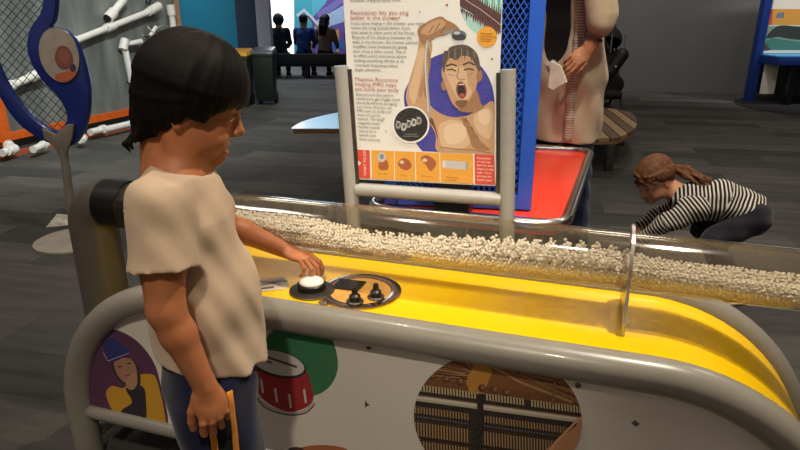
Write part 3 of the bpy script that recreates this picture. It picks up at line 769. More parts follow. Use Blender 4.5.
lines([(480.5, 34.6, 'Resonant'), (480, 37.4, 'hum through'), (480.2, 40.2, 'a bridge')], 'disc_text', BRN, .0085)

# ================================================================== red tray table, blue mesh tower, black box
TH = .60
tq = [onz(*p, TH) for p in ((367, 210), (404, 181), (591, 152), (564, 228))]
c0 = (tq[0]+tq[1]+tq[2]+tq[3])/4
tray = thing('tray_table', (c0.x, c0.y, 0), 'low red topped display table with a rounded white metal rim behind the sign', 'table')
front = (tq[3]-tq[0]); fx = front.normalized(); side = tq[2]-tq[3]
corners = [tq[0], tq[3], tq[2], tq[0]+side]
def rounded(cs, r, n=6):
    out = []
    for i, c in enumerate(cs):
        a = (cs[i-1]-c).normalized(); b = (cs[(i+1) % len(cs)]-c).normalized(); p0 = c+a*r; p1 = c+b*r
        out += [p0*(1-t)**2+c*(2*t*(1-t))+p1*t*t for t in [k/n for k in range(n+1)]]
    return out
mb = MB(); mb.prism(rounded([c-UZ*.03 for c in corners], .09), UZ*.03); mb.build('tray_top', mat('red_gloss', 'e23a26', .28, 0, .04, 4, spec=.6, coat=.3), tray, angle=30)
mb = MB(); mb.tube(rounded([c+UZ*.004 for c in corners], .09), .020, 12, closed=True); mb.build('tray_rim', CHROME, tray, angle=50)
cc = (corners[0]+corners[1]+corners[2]+corners[3])/4
mb = MB(); mb.lathe((cc.x, cc.y, 0), [(.34, 0), (.34, .03), (.12, .05), (.12, TH-.03)], 40); mb.build('pedestal', BLACK, tray, angle=40)
# tower
BLUE = mat('blue_powder_coat', '2a5fc8', .4, 0, .05, 6, spec=.5)
tb = onz(531, 211, TH+.004); tl_ = onz(395, 196, TH+.004); fxd = Vector((tb.x-tl_.x, tb.y-tl_.y, 0)).normalized()
fxd = Vector((math.cos(R(-8)), math.sin(R(-8)), 0)); fyd = Vector((-fxd.y, fxd.x, 0)); TWd, TDp, THt = .50, .46, 1.75
tw = thing('mesh_tower', (tb-fxd*TWd/2+fyd*TDp/2), 'tall blue cabinet with diamond mesh front standing on the red table', 'display cabinet')
z0 = TH+.006
def tp(x, y, z): return Vector((tb.x, tb.y, 0))-fxd*(TWd-x)+fyd*y+UZ*z
for (x, y) in ((.02, .02), (TWd-.024, .02), (.02, TDp-.02), (TWd-.024, TDp-.02)):
    mb = MB(); mb.box(tp(x, y, z0+THt/2), (.02 if x < .1 else .024, .018, THt/2), (fxd, fyd, UZ)); mb.build('corner_post', BLUE, tw, bevel=.003)
for z in (z0+.025, z0+THt-.025):
    mb = MB(); mb.box(tp(TWd/2, .016, z), (TWd/2-.045, .012, .025), (fxd, fyd, UZ)); mb.build('cross_rail', BLUE, tw)
mb = MB(); mb.box(tp(TWd-.008, TDp/2, z0+THt/2), (.006, TDp/2-.04, THt/2), (fxd, fyd, UZ)); mb.build('side_panel', mat('blue_side_panel', '234fa8', .4), tw)
mb = MB(); mb.box(tp(.008, TDp/2, z0+THt/2), (.006, TDp/2-.04, THt/2), (fxd, fyd, UZ)); mb.build('side_panel', MC['blue_side_panel'], tw)
mb = MB(); mb.box(tp(TWd/2, TDp-.03, z0+THt/2), (TWd/2-.045, .006, THt/2), (fxd, fyd, UZ)); mb.build('back_panel', mat('navy_back_panel', '101a3a', .6), tw)
mb = MB(); mb.box(tp(TWd/2, TDp/2, z0+.012), (TWd/2-.02, TDp/2-.02, .008), (fxd, fyd, UZ)); mb.build('base_panel', MC['navy_back_panel'], tw)
mb = MB(); mb.box(tp(TWd/2, TDp/2, z0+THt+.008), (TWd/2, TDp/2, .008), (fxd, fyd, UZ)); mb.build('top_panel', BLUE, tw)
def mesh_wires(x0, x1, zlo, zhi, px, pz, w):
    """expanded-metal diamonds: two families of slanted bars clipped to the rectangle"""
    segs = []; wx = x1-x0; hz = zhi-zlo; sl = pz/px
    for sgn in (1, -1):
        c = -wx*sl
        k = math.floor(-wx*sl/pz)-1
        while k*pz < hz+wx*sl:
            b = k*pz if sgn > 0 else k*pz
            # z = b + sgn*sl*x (for sgn=-1 starts higher)
            xa, xb = 0., wx; za = b+sgn*sl*xa; zb = b+sgn*sl*xb
            def cl(xa, xb):
                lo, hi = xa, xb
                for lim, up in ((0, False), (hz, True)):
                    xi = (lim-b)/(sgn*sl)
                    if (sgn > 0) != up: lo = max(lo, xi)
                    else: hi = min(hi, xi)
                return lo, hi
            lo, hi = cl(xa, xb)
            if hi-lo > 1e-3: segs.append(((x0+lo, zlo+b+sgn*sl*lo), (x0+hi, zlo+b+sgn*sl*hi)))
            k += 1
    return segs
mb = MB()
for (a, b) in mesh_wires(.045, TWd-.05, z0+.05, z0+THt-.05, .019, .030, .004):
    mb.bar(tp(a[0], .016, a[1]), tp(b[0], .016, b[1]), .003, .0062, up=fxd.cross(UZ) if False else fyd.cross(Vector((b[0]-a[0], 0, b[1]-a[1])).normalized()) if False else fyd, mi=0)
mb.build('mesh_front', BLUE, tw, smooth=False)
bb = onz(433, 216, TH+.004); b2 = onz(468, 219, TH+.004)
bk = thing('black_box', ((bb+b2)/2), 'small black box standing in front of the mesh tower on the red table', 'box')
mb = MB(); bx = (b2-bb).normalized(); by = Vector((-bx.y, bx.x, 0)); w = (b2-bb).length
mb.box((bb+b2)/2+by*.055+UZ*.11, (w/2, .045, .11), (bx, by, UZ)); mb.build('housing', BLACK, bk, bevel=.004)
mb = MB(); mb.box((bb+b2)/2+by*.055+UZ*.228, (w/2-.01, .04, .008), (bx, by, UZ)); mb.build('lid', RUBBER, bk, bevel=.003)

# ================================================================== stool with a round end, stroller
SZ = .30; sp_ = [onz(x, y, SZ) for x, y in ((560, 134), (608, 138), (622, 136), (634, 129), (637, 121), (632, 113), (620, 110), (575, 106))]
st = thing('slatted_bench', sum((p.xy.to_3d() for p in sp_), Vector())/8, 'low wooden slatted bench with a rounded end behind the standing adult', 'bench')
OAK = wood('pale_oak', 'a88c66', .2); OAK2 = wood('brown_oak', '8a6a48', .2)
outl = spline(sp_, 4, True)
mb = MB(); mb.prism([p-UZ*.05 for p in outl], UZ*.022); mb.build('seat_base', OAK2, st)
cxy = [(p.x, p.y) for p in outl]; mnx = min(p.x for p in outl); mxx = max(p.x for p in outl); dsl = (sp_[7]-sp_[1]).normalized(); 
nsl = 9; per = Vector((dsl.y, -dsl.x, 0)); vals = [p.dot(per) for p in outl]; lo, hi = min(vals), max(vals); oo = [(p.dot(dsl), p.dot(per)) for p in outl]
for i in range(nsl):
    a = lo+(hi-lo)*i/nsl+.006; b = lo+(hi-lo)*(i+1)/nsl-.006
    q = clip(oo, [(-50, a), (50, a), (50, b), (-50, b)])
    if len(q) < 3: continue
    mb = MB(); mb.prism([dsl*x+per*y+UZ*(SZ-.028) for x, y in q], UZ*.028); mb.build('slat', OAK if i % 2 else wood('dark_oak_slat', '6c5844', .2), st)
for (x, y) in ((572, 132), (612, 134), (585, 112), (624, 114)):
    c = onz(x, y, SZ); mb = MB(); mb.box((c.x, c.y, (SZ-.05)/2), (.03, .03, (SZ-.05)/2)); mb.build('leg', DARKSTEEL, st, bevel=.004)
sc = Vector((2.26, 7.1, 0))
sr = thing('stroller', sc, 'folded looking black pushchair parked behind the standing adult', 'stroller')
def so(x, y, z): return sc+Vector((x, y, z))
for (x, y) in ((-.24, -.22), (.22, -.22), (-.22, .3), (.2, .3)):
    mb = MB(); mb.lathe(so(x-.022, y, .10), [(.02, 0), (.092, 0), (.1, .01), (.1, .034), (.092, .044), (.02, .044)], 28, Vector((1, 0, 0))); wh = mb.build('wheel', RUBBER, sr, angle=40)
    mb = MB(); mb.lathe(so(x-.026, y, .10), [(.04, 0), (.04, .052)], 20, Vector((1, 0, 0))); mb.build('hub', DARKSTEEL, wh)
for s in (-.22, .2):
    mb = MB(); mb.tube(spline([so(s, -.24, .12), so(s, -.02, .42), so(s, .22, .82), so(s, .36, 1.04)], 6), .014, 10); mb.build('frame_bar', BLACK, sr)
    mb = MB(); mb.tube([so(s, .3, .12), so(s, .0, .5)], .013, 10); mb.build('frame_bar', BLACK, sr)
mb = MB(); mb.tube(spline([so(-.22, .36, 1.04), so(-.22, .42, 1.07), so(0, .44, 1.08), so(.2, .42, 1.07), so(.2, .36, 1.04)], 6), .017, 10); mb.build('push_handle', RUBBER, sr)
FAB = mat('black_fabric', '17171a', .85, 0, .25, 60, bump=.3, bscale=500)
sd = Sdf(); sd.rc(so(-.12, -.1, .45), so(.12, -.1, .45), .1, k=.04).rc(so(-.11, .1, .7), so(.11, .1, .7), .09, k=.06).rc(so(0, -.12, .42), so(0, .12, .78), .12, k=.08).rc(so(-.1, -.28, .36), so(.1, -.28, .36), .05, k=.05)
sdf_obj('seat', sd, .012, FAB, sr)
sd = Sdf(); sd.el(so(0, .1, .92), (.2, .24, .16), k=.02).el(so(0, -.02, .82), (.17, .26, .14), k=.02, op='s'); sdf_obj('hood', sd, .012, FAB, sr)
sd = Sdf(); sd.rc(so(-.26, -.3, .64), so(-.14, -.3, .66), .075, k=.05).rc(so(-.24, -.3, .80), so(-.12, -.3, .84), .07, k=.05).rc(so(-.22, -.3, .62), so(-.18, -.3, .92), .08, k=.04).rc(so(-.02, -.3, .6), so(.1, -.28, .78), .07, k=.03).rc(so(-.25, -.3, .9), so(-.22, -.05, 1.0), .02, k=.03); bag = sdf_obj('bag', sd, .010, mat('black_satin_bag', '0e0e10', .55), sr)
for (x, y, z) in ((-.22, -.376, .80), (-.15, -.374, .76), (-.2, -.378, .70), (.02, -.366, .66), (-.13, -.372, .84)):
    mb = MB(); mb.ball(so(x, y, z), (.014, .006, .014), 12); mb.build('bag_stud', CHROME, bag)
for s in (-.02, .12):
    mb = MB(); mb.tube([so(s, -.26, .80), so(s+.01, -.24, .99)], .008, 8); mb.build('bright_bar', CHROME, sr)

# ================================================================== right-hand exhibit
YE = 8.8
def ey(x, y, Y=YE): return ony(x, y, Y)
pb_ = ey(750, 93); pt = ey(757, 0)
ex = thing('exhibit_stand', (pb_.x+.5, YE, 0), 'blue framed exhibit stand with a picture panel at the right wall', 'exhibit stand')
ebl = mat('deep_blue_enamel', '16357e', .4, 0, .05, 5)
zt = 2.2
mb = MB(); mb.box((pb_.x+.05, YE+.1, zt/2), (.05, .06, zt/2)); mb.build('post', ebl, ex, bevel=.006)
mb = MB(); mb.box((pb_.x+1.9, YE+.1, zt/2), (.075, .07, zt/2)); mb.build('post', ebl, ex, bevel=.006)
z1 = ey(760, 59).z
mb = MB(); mb.box((pb_.x+1.01, YE-.12, z1), (.93, .28, .055)); mb.build('shelf', ebl, ex, bevel=.01)
mb = MB(); mb.box((pb_.x+.98, YE-.13, z1+.058), (.9, .24, .006)); mb.build('light_blue_mat', mat('sky_blue', '3aa4e0', .35), ex)
zz = z1+.07; mb = MB(); mb.box((pb_.x+.98, YE+.12, (zz+zt)/2), (.84, .015, (zt-zz)/2)); pnl = mb.build('picture_panel', WHITEP, ex)
to2, n2 = pr_plane((0, YE+.105, 0), (0, 1, 0)); P = Print(to2, n2, .0002)
P.poly([(767, 9), (815, 9), (815, 25), (765, 25)], 'd99a3a'); P.poly([(767, 9), (773, 9), (772, 25), (765, 25)], 'c8503c'); P.poly([(777, 13), (784, 12), (784, 18), (776, 18)], '6d7890')
P.poly([(765, 26), (815, 26), (815, 50), (763, 50)], '7d9c84'); P.poly(curve2([(766, 38), (778, 26), (800, 27), (815, 30), (815, 40), (790, 39), (778, 37)]), '262c28'); P.poly([(764, 42), (772, 38), (800, 42), (815, 44), (815, 50), (763, 50)], '3c7a68')
P.poly(curve2([(762, 50), (764, 44), (768, 46), (770, 50)]), '4a3c34'); P.build('picture', pnl)
mb = MB(); mb.box((pb_.x+.22, YE-.02, .36), (.09, .02, .24)); mb.build('white_card', WHITEP, ex)
for dx in (.36, 1.6):
    mb = MB(); mb.box((pb_.x+dx, YE-.3, z1/2), (.035, .03, z1/2)); mb.build('leg', BLACK, ex, bevel=.004)
mb = MB(); mb.box((pb_.x+1.1, YE-.05, .33), (.72, .12, .24)); mb.build('dark_skirt', mat('navy_skirt', '0d1322', .6), ex, bevel=.02)
mb = MB(); mb.lathe((pb_.x+.75, YE-.45, .0005), [(1.05, 0), (1.05, .006), (1.03, .008)], 56); mb.build('floor_disc', mat('black_floor_disc', '15161a', .8, 0, .2, 60), tag(ex, kind=None), angle=40)  # thin dark disc on the floor under the stand

# ================================================================== left: half-round table, bins, bench
tz = .50; l0 = onz(291, 128.5, tz); 
hr = thing('half_round_table', (l0.x+1.0, l0.y+.45, 0), 'low half-round table with a shiny pale top behind the sign', 'table')
ctr = Vector((l0.x+1.0, l0.y, tz)); pts = arc(ctr, 1.0, 0, 180, 40, Vector((1, 0, 0)), Vector((0, 1, 0)))
mb = MB(); mb.prism([p-UZ*.008 for p in pts], UZ*.008); mb.build('table_top', mat('pale_metal_top', 'c8ccd6', .25, .6, .05, 6), hr, smooth=False)
mb = MB(); mb.prism([ctr+(p-ctr)*.985-UZ*.035 for p in pts], UZ*.026); mb.build('edge_band', wood('table_edge', '8c6a48', 0), hr, smooth=False)
c = ctr+Vector((.05, .35, 0)); mb = MB(); mb.lathe((c.x, c.y, 0), [(.32, 0), (.32, .02), (.07, .035), (.07, tz-.036)], 32); mb.build('pedestal', BLACK, hr, angle=40)
def bin_(c, w, h, body, lid, label, sticker):
    b = thing('wheelie_bin', c, label, 'bin', 'bins by the dark blue wall')
    def q(x, y, z): return c+Vector((x, y, z))
    mb = MB(); lo = [(-.4, -.4), (.4, -.4), (.4, .4), (-.4, .4)]; hi = [(-.5, -.5), (.5, -.5), (.5, .5), (-.5, .5)]
    mb.add([q(x*w, y*w, .05) for x, y in lo]+[q(x*w, y*w, h-.05) for x, y in hi], [(0, 3, 2, 1), (4, 5, 6, 7), (0, 1, 5, 4), (1, 2, 6, 5), (2, 3, 7, 6), (3, 0, 4, 7)]); mb.build('body', body, b, bevel=.02)
    mb = MB(); mb.box(q(0, 0, h-.055), (w*.52, w*.52, .018)); mb.build('rim', body, b, bevel=.006)
    sd = Sdf(); sd.rc(q(-w*.34, -.18*w, h-.02), q(w*.34, -.18*w, h-.02), w*.2, k=.03, fr=Fr((0, 0, 0)), sq=(1, 1.6, .28)).rc(q(-w*.34, .22*w, h), q(w*.34, .22*w, h), w*.2, k=.03, fr=Fr((0, 0, 0)), sq=(1, 1.6, .3)); 
    mb = MB(); v = [q(-.53*w, -.56*w, h-.035), q(.53*w, -.56*w, h-.035), q(.53*w, .54*w, h-.035), q(-.53*w, .54*w, h-.035), q(-.48*w, -.46*w, h+.01), q(.48*w, -.46*w, h+.01), q(.48*w, .5*w, h+.045), q(-.48*w, .5*w, h+.045)]
    mb.add(v, [(0, 3, 2, 1), (4, 5, 6, 7), (0, 1, 5, 4), (1, 2, 6, 5), (2, 3, 7, 6), (3, 0, 4, 7)]); mb.build('lid', lid, b, bevel=.015)
    for s in (-.36, .36):
        mb = MB(); mb.lathe(q(s*w-.02, .42*w, .075), [(.02, 0), (.075, 0), (.075, .04), (.02, .04)], 20, Vector((1, 0, 0))); mb.build('wheel', RUBBER, b, angle=40)
    mb = MB(); mb.tube([q(-.4*w, .56*w, h-.06), q(.4*w, .56*w, h-.06)], .014, 8); mb.build('handle', body, b)
    if sticker:
        mb = MB(); mb.box(q(.28*w, -.497*w, h*.66), (.06, .004, .06)); mb.build('sticker', WHITEP, b)
GB = mat('dark_green_plastic', '17231f', .5, 0, .1, 6)
b1 = onz(236, 106, 0); b2_ = onz(258, 105, 0)
bin_(Vector((ony(237, 80, b1.y).x, b1.y, 0)), .40, .70, mat('olive_bin_plastic', '2a2f26', .5, 0, .1, 6), mat('yellow_lid', 'e2a21c', .4), 'bin with a yellow lid and a white sticker beside the dark bin', True)
bin_(Vector((ony(264, 80, b2_.y).x, b2_.y+.1, 0)), .29, .71, GB, mat('grey_lid', '5d6470', .3), 'dark green bin with a grey lid near the bright doorway', False)
# bench with seated people
YB = 12.2
bl_ = ony(262, 66, YB); br_ = ony(352, 66, YB)
bn = thing('seating_bench', ((bl_.x+br_.x)/2, YB, 0), 'long dark bench with three people sitting before the bright mural', 'bench')
mb = MB(); mb.box(((bl_.x+br_.x)/2, YB, .26), ((br_.x-bl_.x)/2, .25, .05)); mb.build('seat', mat('dark_bench', '1b1a22', .5), bn, bevel=.015)
mb = MB(); mb.box(((bl_.x+br_.x)/2+.1, YB-.30, .36), ((br_.x-bl_.x)/2-.1, .025, .09)); mb.build('back_rail', MC['dark_bench'], bn, bevel=.01)
for t in (.06, .5, .94):
    for s in (-.18, .18):
        mb = MB(); mb.box((bl_.x+(br_.x-bl_.x)*t, YB+s, .105), (.03, .025, .105)); mb.build('leg', BLACK, bn)

# ================================================================== left: pipe wall, blue frame, bits on the floor
A0 = Vector((-3.6, 5.6, 0)); wd = Vector((.335, .942, 0)).normalized(); wn = Vector((wd.y, -wd.x, 0))     # wn points at the viewer's side
def wl(px, py, off=0.): return onpl(px, py, A0+wn*off, wn)
pw = thing('pipe_wall', A0+wd*.4, 'large grey metal play wall with orange edges holding white pipes', 'play wall')
GW = NT('streaky_grey_metal'); mp = GW.add('ShaderNodeMapping'); GW.link(GW.objco(), mp.inputs[0]); mp.inputs['Scale'].default_value = (3, 3, .5)
f = GW.noise(2.2, 5, mp.outputs[0], .6); GW.link(GW.ramp(f, [(.3, lin('6f7472')), (.7, lin('9aa09c'))]), GW.b.inputs['Base Color']); GW.b.inputs['Roughness'].default_value = .38; GW.b.inputs['Metallic'].default_value = .35
er = (wl(179, 25)-A0).dot(wd); el_ = -2.2; HWl = 2.35
mb = MB(); mb.box(A0+wd*(er+el_)/2-wn*.03+UZ*(HWl/2+.1), ((er-el_)/2, .03, HWl/2), (wd, wn, UZ)); mb.build('metal_sheet', GW.m, pw)
ORG = mat('orange_edge', 'd8621e', .45); PNK = mat('tan_edge', 'b98a6c', .5)
mb = MB(); mb.box(A0+wd*er-wn*.03+UZ*(HWl/2+.1), (.035, .04, HWl/2), (wd, wn, UZ)); mb.build('end_trim', PNK, pw)
mb = MB(); mb.box(A0+wd*(er+el_)/2+wn*.012+UZ*.14, ((er-el_)/2, .02, .035), (wd, wn, UZ)); mb.build('bottom_trim', ORG, pw)
lg = thing('pipe_ledge', A0+wd*.4+wn*.12, 'long low dark ledge with faded orange edge below the grey pipe wall', 'ledge')
mb = MB(); mb.box(A0+wd*(er+el_)/2+wn*.125+UZ*.02, ((er-el_)/2, .085, .02), (wd, wn, UZ)); mb.build('shelf_board', mat('dark_ledge', '3a3836', .6), lg)
mb = MB(); mb.box(A0+wd*(er+el_)/2+wn*.215+UZ*.025, ((er-el_)/2, .012, .025), (wd, wn, UZ)); mb.build('ledge_trim', mat('faded_orange', 'a8543a', .5), lg)
q = wl(2, 130); t0 = (q-A0).dot(wd); mb = MB(); mb.box(A0+wd*t0+wn*.015+UZ*.3, (.05, .02, .24), (wd, wn, UZ)); mb.build('corner_post', ORG, pw)
# pipes on the wall
PO = .07
def pipe(name, pts, label, r=.030, group='white pipes on the grey wall', caps=(), wheres=None):
    P3 = [wl(x, y, PO) for x, y in pts]; c = sum(P3, Vector())/len(P3)
    t = thing(name, c, label, 'pipe', group)
    mb = MB(); mb.tube(P3, r, 14); mb.build('pipe_body', PVC, t, angle=50)
    for i in caps:
        d = (P3[min(i+1, len(P3)-1)]-P3[max(i-1, 0)]).normalized(); mb = MB(); mb.tube([P3[i]-d*.06, P3[i]+d*.06], r*1.35, 14); mb.build('coupling', PVC, t, angle=50)
    for p in (P3[0], P3[-1]):
        mb = MB(); mb.tube([p-wn*(PO), p], .012, 8); mb.build('bracket', DARKSTEEL, t)
    return t
t = pipe('drain_pipe', [(72, 42), (110, 27), (151, 11)], 'longest white pipe slanting up across the grey wall', .034, caps=(1, 2))
mb = MB(); mb.tube([wl(150, 11, PO), wl(159, 6, PO)], .05, 14); mb.build('end_socket', PVC, t); mb = MB(); mb.tube([wl(148, 3, PO), wl(149, -3, PO)], .03, 12); mb.build('stopper', BLACK, t); mb = MB(); mb.tube([wl(66, 46, PO), wl(72.5, 41.5, PO)], .055, 16); mb.build('dark_mouth', mat('brown_socket', '3c2c24', .5), t)
t = pipe('elbow_pipe', [(141, 42), (124, 44.5), (132, 82)], 'white elbow pipe on the grey wall beside the boy\'s hair', .036, caps=(1,))
t = pipe('upright_pipe', [(171, 10), (173, 24), (174, 37)], 'short upright white pipe at the far edge of the grey wall', .036, caps=(0,))
t = pipe('tee_fitting', [(111, 15), (117, 8), (124, -1)], 'stubby white pipe fitting with dark mouth above the longest pipe', .04, caps=(0,))
mb = MB(); mb.tube([wl(107, 18.5, PO), wl(111, 14.5, PO)], .042, 12); mb.build('dark_mouth', BLACK, t)
t = pipe('valve', [(150, 36), (153, 31), (156, 27)], 'small white valve with thin hose on the grey wall above the boy\'s head', .022)
mb = MB(); mb.tube(spline([wl(154, 31, PO), wl(162, 26, .10), wl(170, 28, PO)], 6), .010, 8); mb.tube(spline([wl(152, 33, PO), wl(149, 42, .1), wl(146, 50, PO)], 6), .010, 8); mb.build('hose', mat('grey_hose', '8a8c8a', .5), t)
mb = MB(); mb.tube([wl(148, 27, .09), wl(159, 38, .09)], .008, 8); mb.build('lever', PVC, t)
t = pipe('short_pipe', [(7, 87), (20, 82), (36, 75)], 'short white pipe seen through the blue framed netting', .036, caps=(0, 2))
# loose fittings lying on the ledge
LZ = .05
def loose(name, segs, label, r=.032):
    c = onz(*segs[0][0], LZ+r); t = thing(name, (c.x, c.y, LZ), label, 'pipe fitting', 'loose white fittings along the ledge')
    for i, (a, b) in enumerate(segs):
        p, q2 = onz(*a, LZ+r), onz(*b, LZ+r); mb = MB(); mb.tube([p, q2], r, 14); mb.build('pipe_body', PVC, t, angle=50)
        d = (q2-p).normalized(); mb = MB(); mb.tube([q2-d*.04, q2+d*.012], r*1.3, 14); mb.build('socket', PVC, t, angle=50)
loose('wye_fitting', [((2, 153), (14, 149)), ((7, 152), (9, 145))], 'Y shaped white fitting on the ledge by the orange corner post', .034)
loose('straight_coupling', [((33, 149.5), (45, 144.5))], 'short straight white coupling lying on the ledge left of the pole', .032)
loose('round_cap', [((80, 140), (82.5, 138.5))], 'small round white cap on the ledge right of the blue frame', .034)
loose('long_tee', [((90, 132.5), (104, 129)), ((104, 130), (134, 123))], 'long white tee pipe lying on the ledge behind the boy\'s neck', .034)
# blue frame on a pole
YF = 3.3
def fy(x, y, o=0.): return ony(x, y, YF-o)
fr_ = thing('netted_frame', (fy(75, 235).x, YF, 0), 'curvy blue frame with black netting on a grey pole and round base', 'game stand')
FB = mat('royal_blue_gloss', '182f80', .3, 0, .08, 10, spec=.6, coat=.3)
outer = curve2([(56, -70), (56, -20), (55, 2), (53, 20), (49, 27), (58, 28), (70, 35), (79, 52), (84, 70), (88, 92), (87, 116), (80, 136), (71, 146), (58, 145), (44, 141), (22, 127), (5, 106), (-12, 72), (-26, 30), (-32, -20), (-30, -70), (10, -95)], 3)
inner = curve2([(43, -60), (43.5, -20), (43, 0), (40, 14), (31, 27), (27, 44), (31, 63), (45, 84), (58, 97), (66, 112), (66, 123), (58, 131), (46, 128.5), (28, 115), (12, 95), (0, 74), (-12, 42), (-20, 0), (-20, -60), (10, -80)], 3)
bm = bmesh.new(); es = []
for loop in (outer, inner):
    v = [bm.verts.new(fy(x, y)) for x, y in loop]; es += [bm.edges.new((v[i], v[(i+1) % len(v)])) for i in range(len(v))]
bmesh.ops.triangle_fill(bm, edges=es, use_beauty=True); g = bmesh.ops.extrude_face_region(bm, geom=bm.faces[:])
bmesh.ops.translate(bm, vec=Vector((0, .045, 0)), verts=[e for e in g['geom'] if isinstance(e, bmesh.types.BMVert)]); bmesh.ops.recalc_face_normals(bm, faces=bm.faces[:])
sharp = [e for e in bm.edges if len(e.link_faces) == 2 and e.calc_face_angle(0) > R(50)]
bmesh.ops.bevel(bm, geom=sharp, offset=.010, segments=3, profile=.5, affect='EDGES', clamp_overlap=True)
me = bpy.data.meshes.new('blue_border'); bm.to_mesh(me); bm.free(); link_mesh('blue_border', me, fr_, mats=[FB])
mb = MB()
def inside_segs(p, d, poly):
    """pieces of the line p+t*d inside the polygon"""
    ts = []
    for i in range(len(poly)):
        a, b = poly[i-1], poly[i]; ex_, ey_ = b[0]-a[0], b[1]-a[1]; den = d[0]*ey_-d[1]*ex_
        if abs(den) < 1e-9: continue
        t = ((a[0]-p[0])*ey_-(a[1]-p[1])*ex_)/den; u = ((a[0]-p[0])*d[1]-(a[1]-p[1])*d[0])/den
        if 0 <= u < 1: ts.append(t)
    ts.sort(); return [(ts[i], ts[i+1]) for i in range(0, len(ts)-1, 2)]
for ang in (42, -52):
    d = (math.cos(R(ang)), math.sin(R(ang))); nn = (-d[1], d[0])
    for k in range(-40, 60):
        p = (20+nn[0]*k*6.6, 30+nn[1]*k*6.6)
        for (t0, t1) in inside_segs(p, d, inner):
            mb.tube([fy(p[0]+d[0]*t0, p[1]+d[1]*t0)+Vector((0, .022, 0)), fy(p[0]+d[0]*t1, p[1]+d[1]*t1)+Vector((0, .022, 0))], .0017, 5)
mb.build('netting', mat('black_cord', '1c1c1e', .6), fr_)
bk3 = [fy(*p, .004) for p in ((44, 128), (57, 134), (68, 124), (75, 124), (74, 136), (70, 146), (68, 154), (60, 154), (57, 147), (46, 138))]
mb = MB(); mb.prism(bk3, Vector((0, -.02, 0))); mb.build('pole_bracket', mat('taupe_paint', '8a8074', .5), fr_, bevel=.003)
pc = fy(75, 235); ptop = fy(64, 150)
mb = MB(); mb.tube([(pc.x, YF-.005, .012), ((pc.x+ptop.x)/2, YF-.005, ptop.z/2), (ptop.x, YF-.005, ptop.z)], .022, 18); mb.build('pole', mat('grey_taupe_pole', '8f877b', .4), fr_, angle=50)
mb = MB(); mb.lathe((pc.x, YF, 0), [(.215, 0), (.215, .010), (.205, .014), (.03, .016)], 48); mb.build('base_disc', mat('warm_grey_base', 'a8a092', .4), fr_, angle=40)
to3, n3 = pr_plane((0, YF-.0005, 0), (0, 1, 0)); 
mb = MB(); dpts = [fy(x, y, .002) for x, y in ell(59.5, 55, 19, 28, -18, 40)]; mb.prism(dpts, Vector((0, -.006, 0))); dsc = mb.build('picture_disc', mat('beige_print', 'b0a596', .5), fr_, smooth=False)
to3, n3 = pr_plane((0, YF-.009, 0), (0, 1, 0)); P = Print(to3, n3, .0001)
DC = ell(59.5, 55, 18.5, 27.4, -18, 40)
P.poly(curve2([(56, 52), (60, 46), (67, 47), (72, 54), (73, 64), (68, 69), (60, 68), (55, 60)]), '8a4a3e', DC); P.poly(ell(64, 56, 6, 8, -10), '9c5a4a', DC); P.poly(curve2([(55, 76), (64, 72), (76, 70), (74, 84), (60, 84)]), 'c8683c', DC); P.poly(ell(73, 68, 3, 4), '3a3458', DC)
P.build('picture_print', dsc)
pp = [onz(x, y, .001) for x, y in ((46, 227.5), (57, 214), (84, 216), (84, 224))]
o = thing('paper_sheet', pp[0], 'white patterned sheet of paper lying on the carpet behind the round pole base', 'paper')
mb = MB(); mb.prism(pp, UZ*.0015); sh = mb.build('sheet', mat('patterned_paper', 'd8d0c0', .7, 0, .35, 22), o, smooth=False)

# ================================================================== people
def skin_mat(name, c, red=.25):
    if name in MC: return MC[name]
    t = NT(name); f = t.noise(25, 4); l = lin(c)
    t.link(t.ramp(f, [(.3, (l[0]*.93, l[1]*.86, l[2]*.84)), (.7, l[:3])]), t.b.inputs['Base Color'])
    t.b.inputs['Roughness'].default_value = .5; t.b.inputs['Specular IOR Level'].default_value = .35
    t.b.inputs['Subsurface Weight'].default_value = .12; t.b.inputs['Subsurface Radius'].default_value = (.012, .005, .003); t.b.inputs['Subsurface Scale'].default_value = .5
    MC[name] = t.m; return t.m
def cloth(name, c, var=.08, scale=12, rough=.85, wv=900):
    if name in MC: return MC[name]
    t = NT(name); f = t.noise(scale, 4); l = lin(c)
    t.link(t.ramp(f, [(.3, tuple(x*(1-var) for x in l[:3])), (.7, tuple(min(1, x*(1+var)) for x in l[:3]))]), t.b.inputs['Base Color'])
    t.b.inputs['Roughness'].default_value = rough; t.b.inputs['Specular IOR Level'].default_value = .2; t.b.inputs['Sheen Weight'].default_value = .15
    t.bump(t.noise(wv, 2), .25, .001); MC[name] = t.m; return t.m
def hair_mat(name, c):
    if name in MC: return MC[name]
    t = NT(name); f = t.noise(60, 4); l = lin(c)
    t.link(t.ramp(f, [(.3, tuple(x*.6 for x in l[:3])), (.75, tuple(min(1, x*1.25) for x in l[:3]))]), t.b.inputs['Base Color'])
    t.b.inputs['Roughness'].default_value = .6; t.b.inputs['Specular IOR Level'].default_value = .14; MC[name] = t.m; return t.m

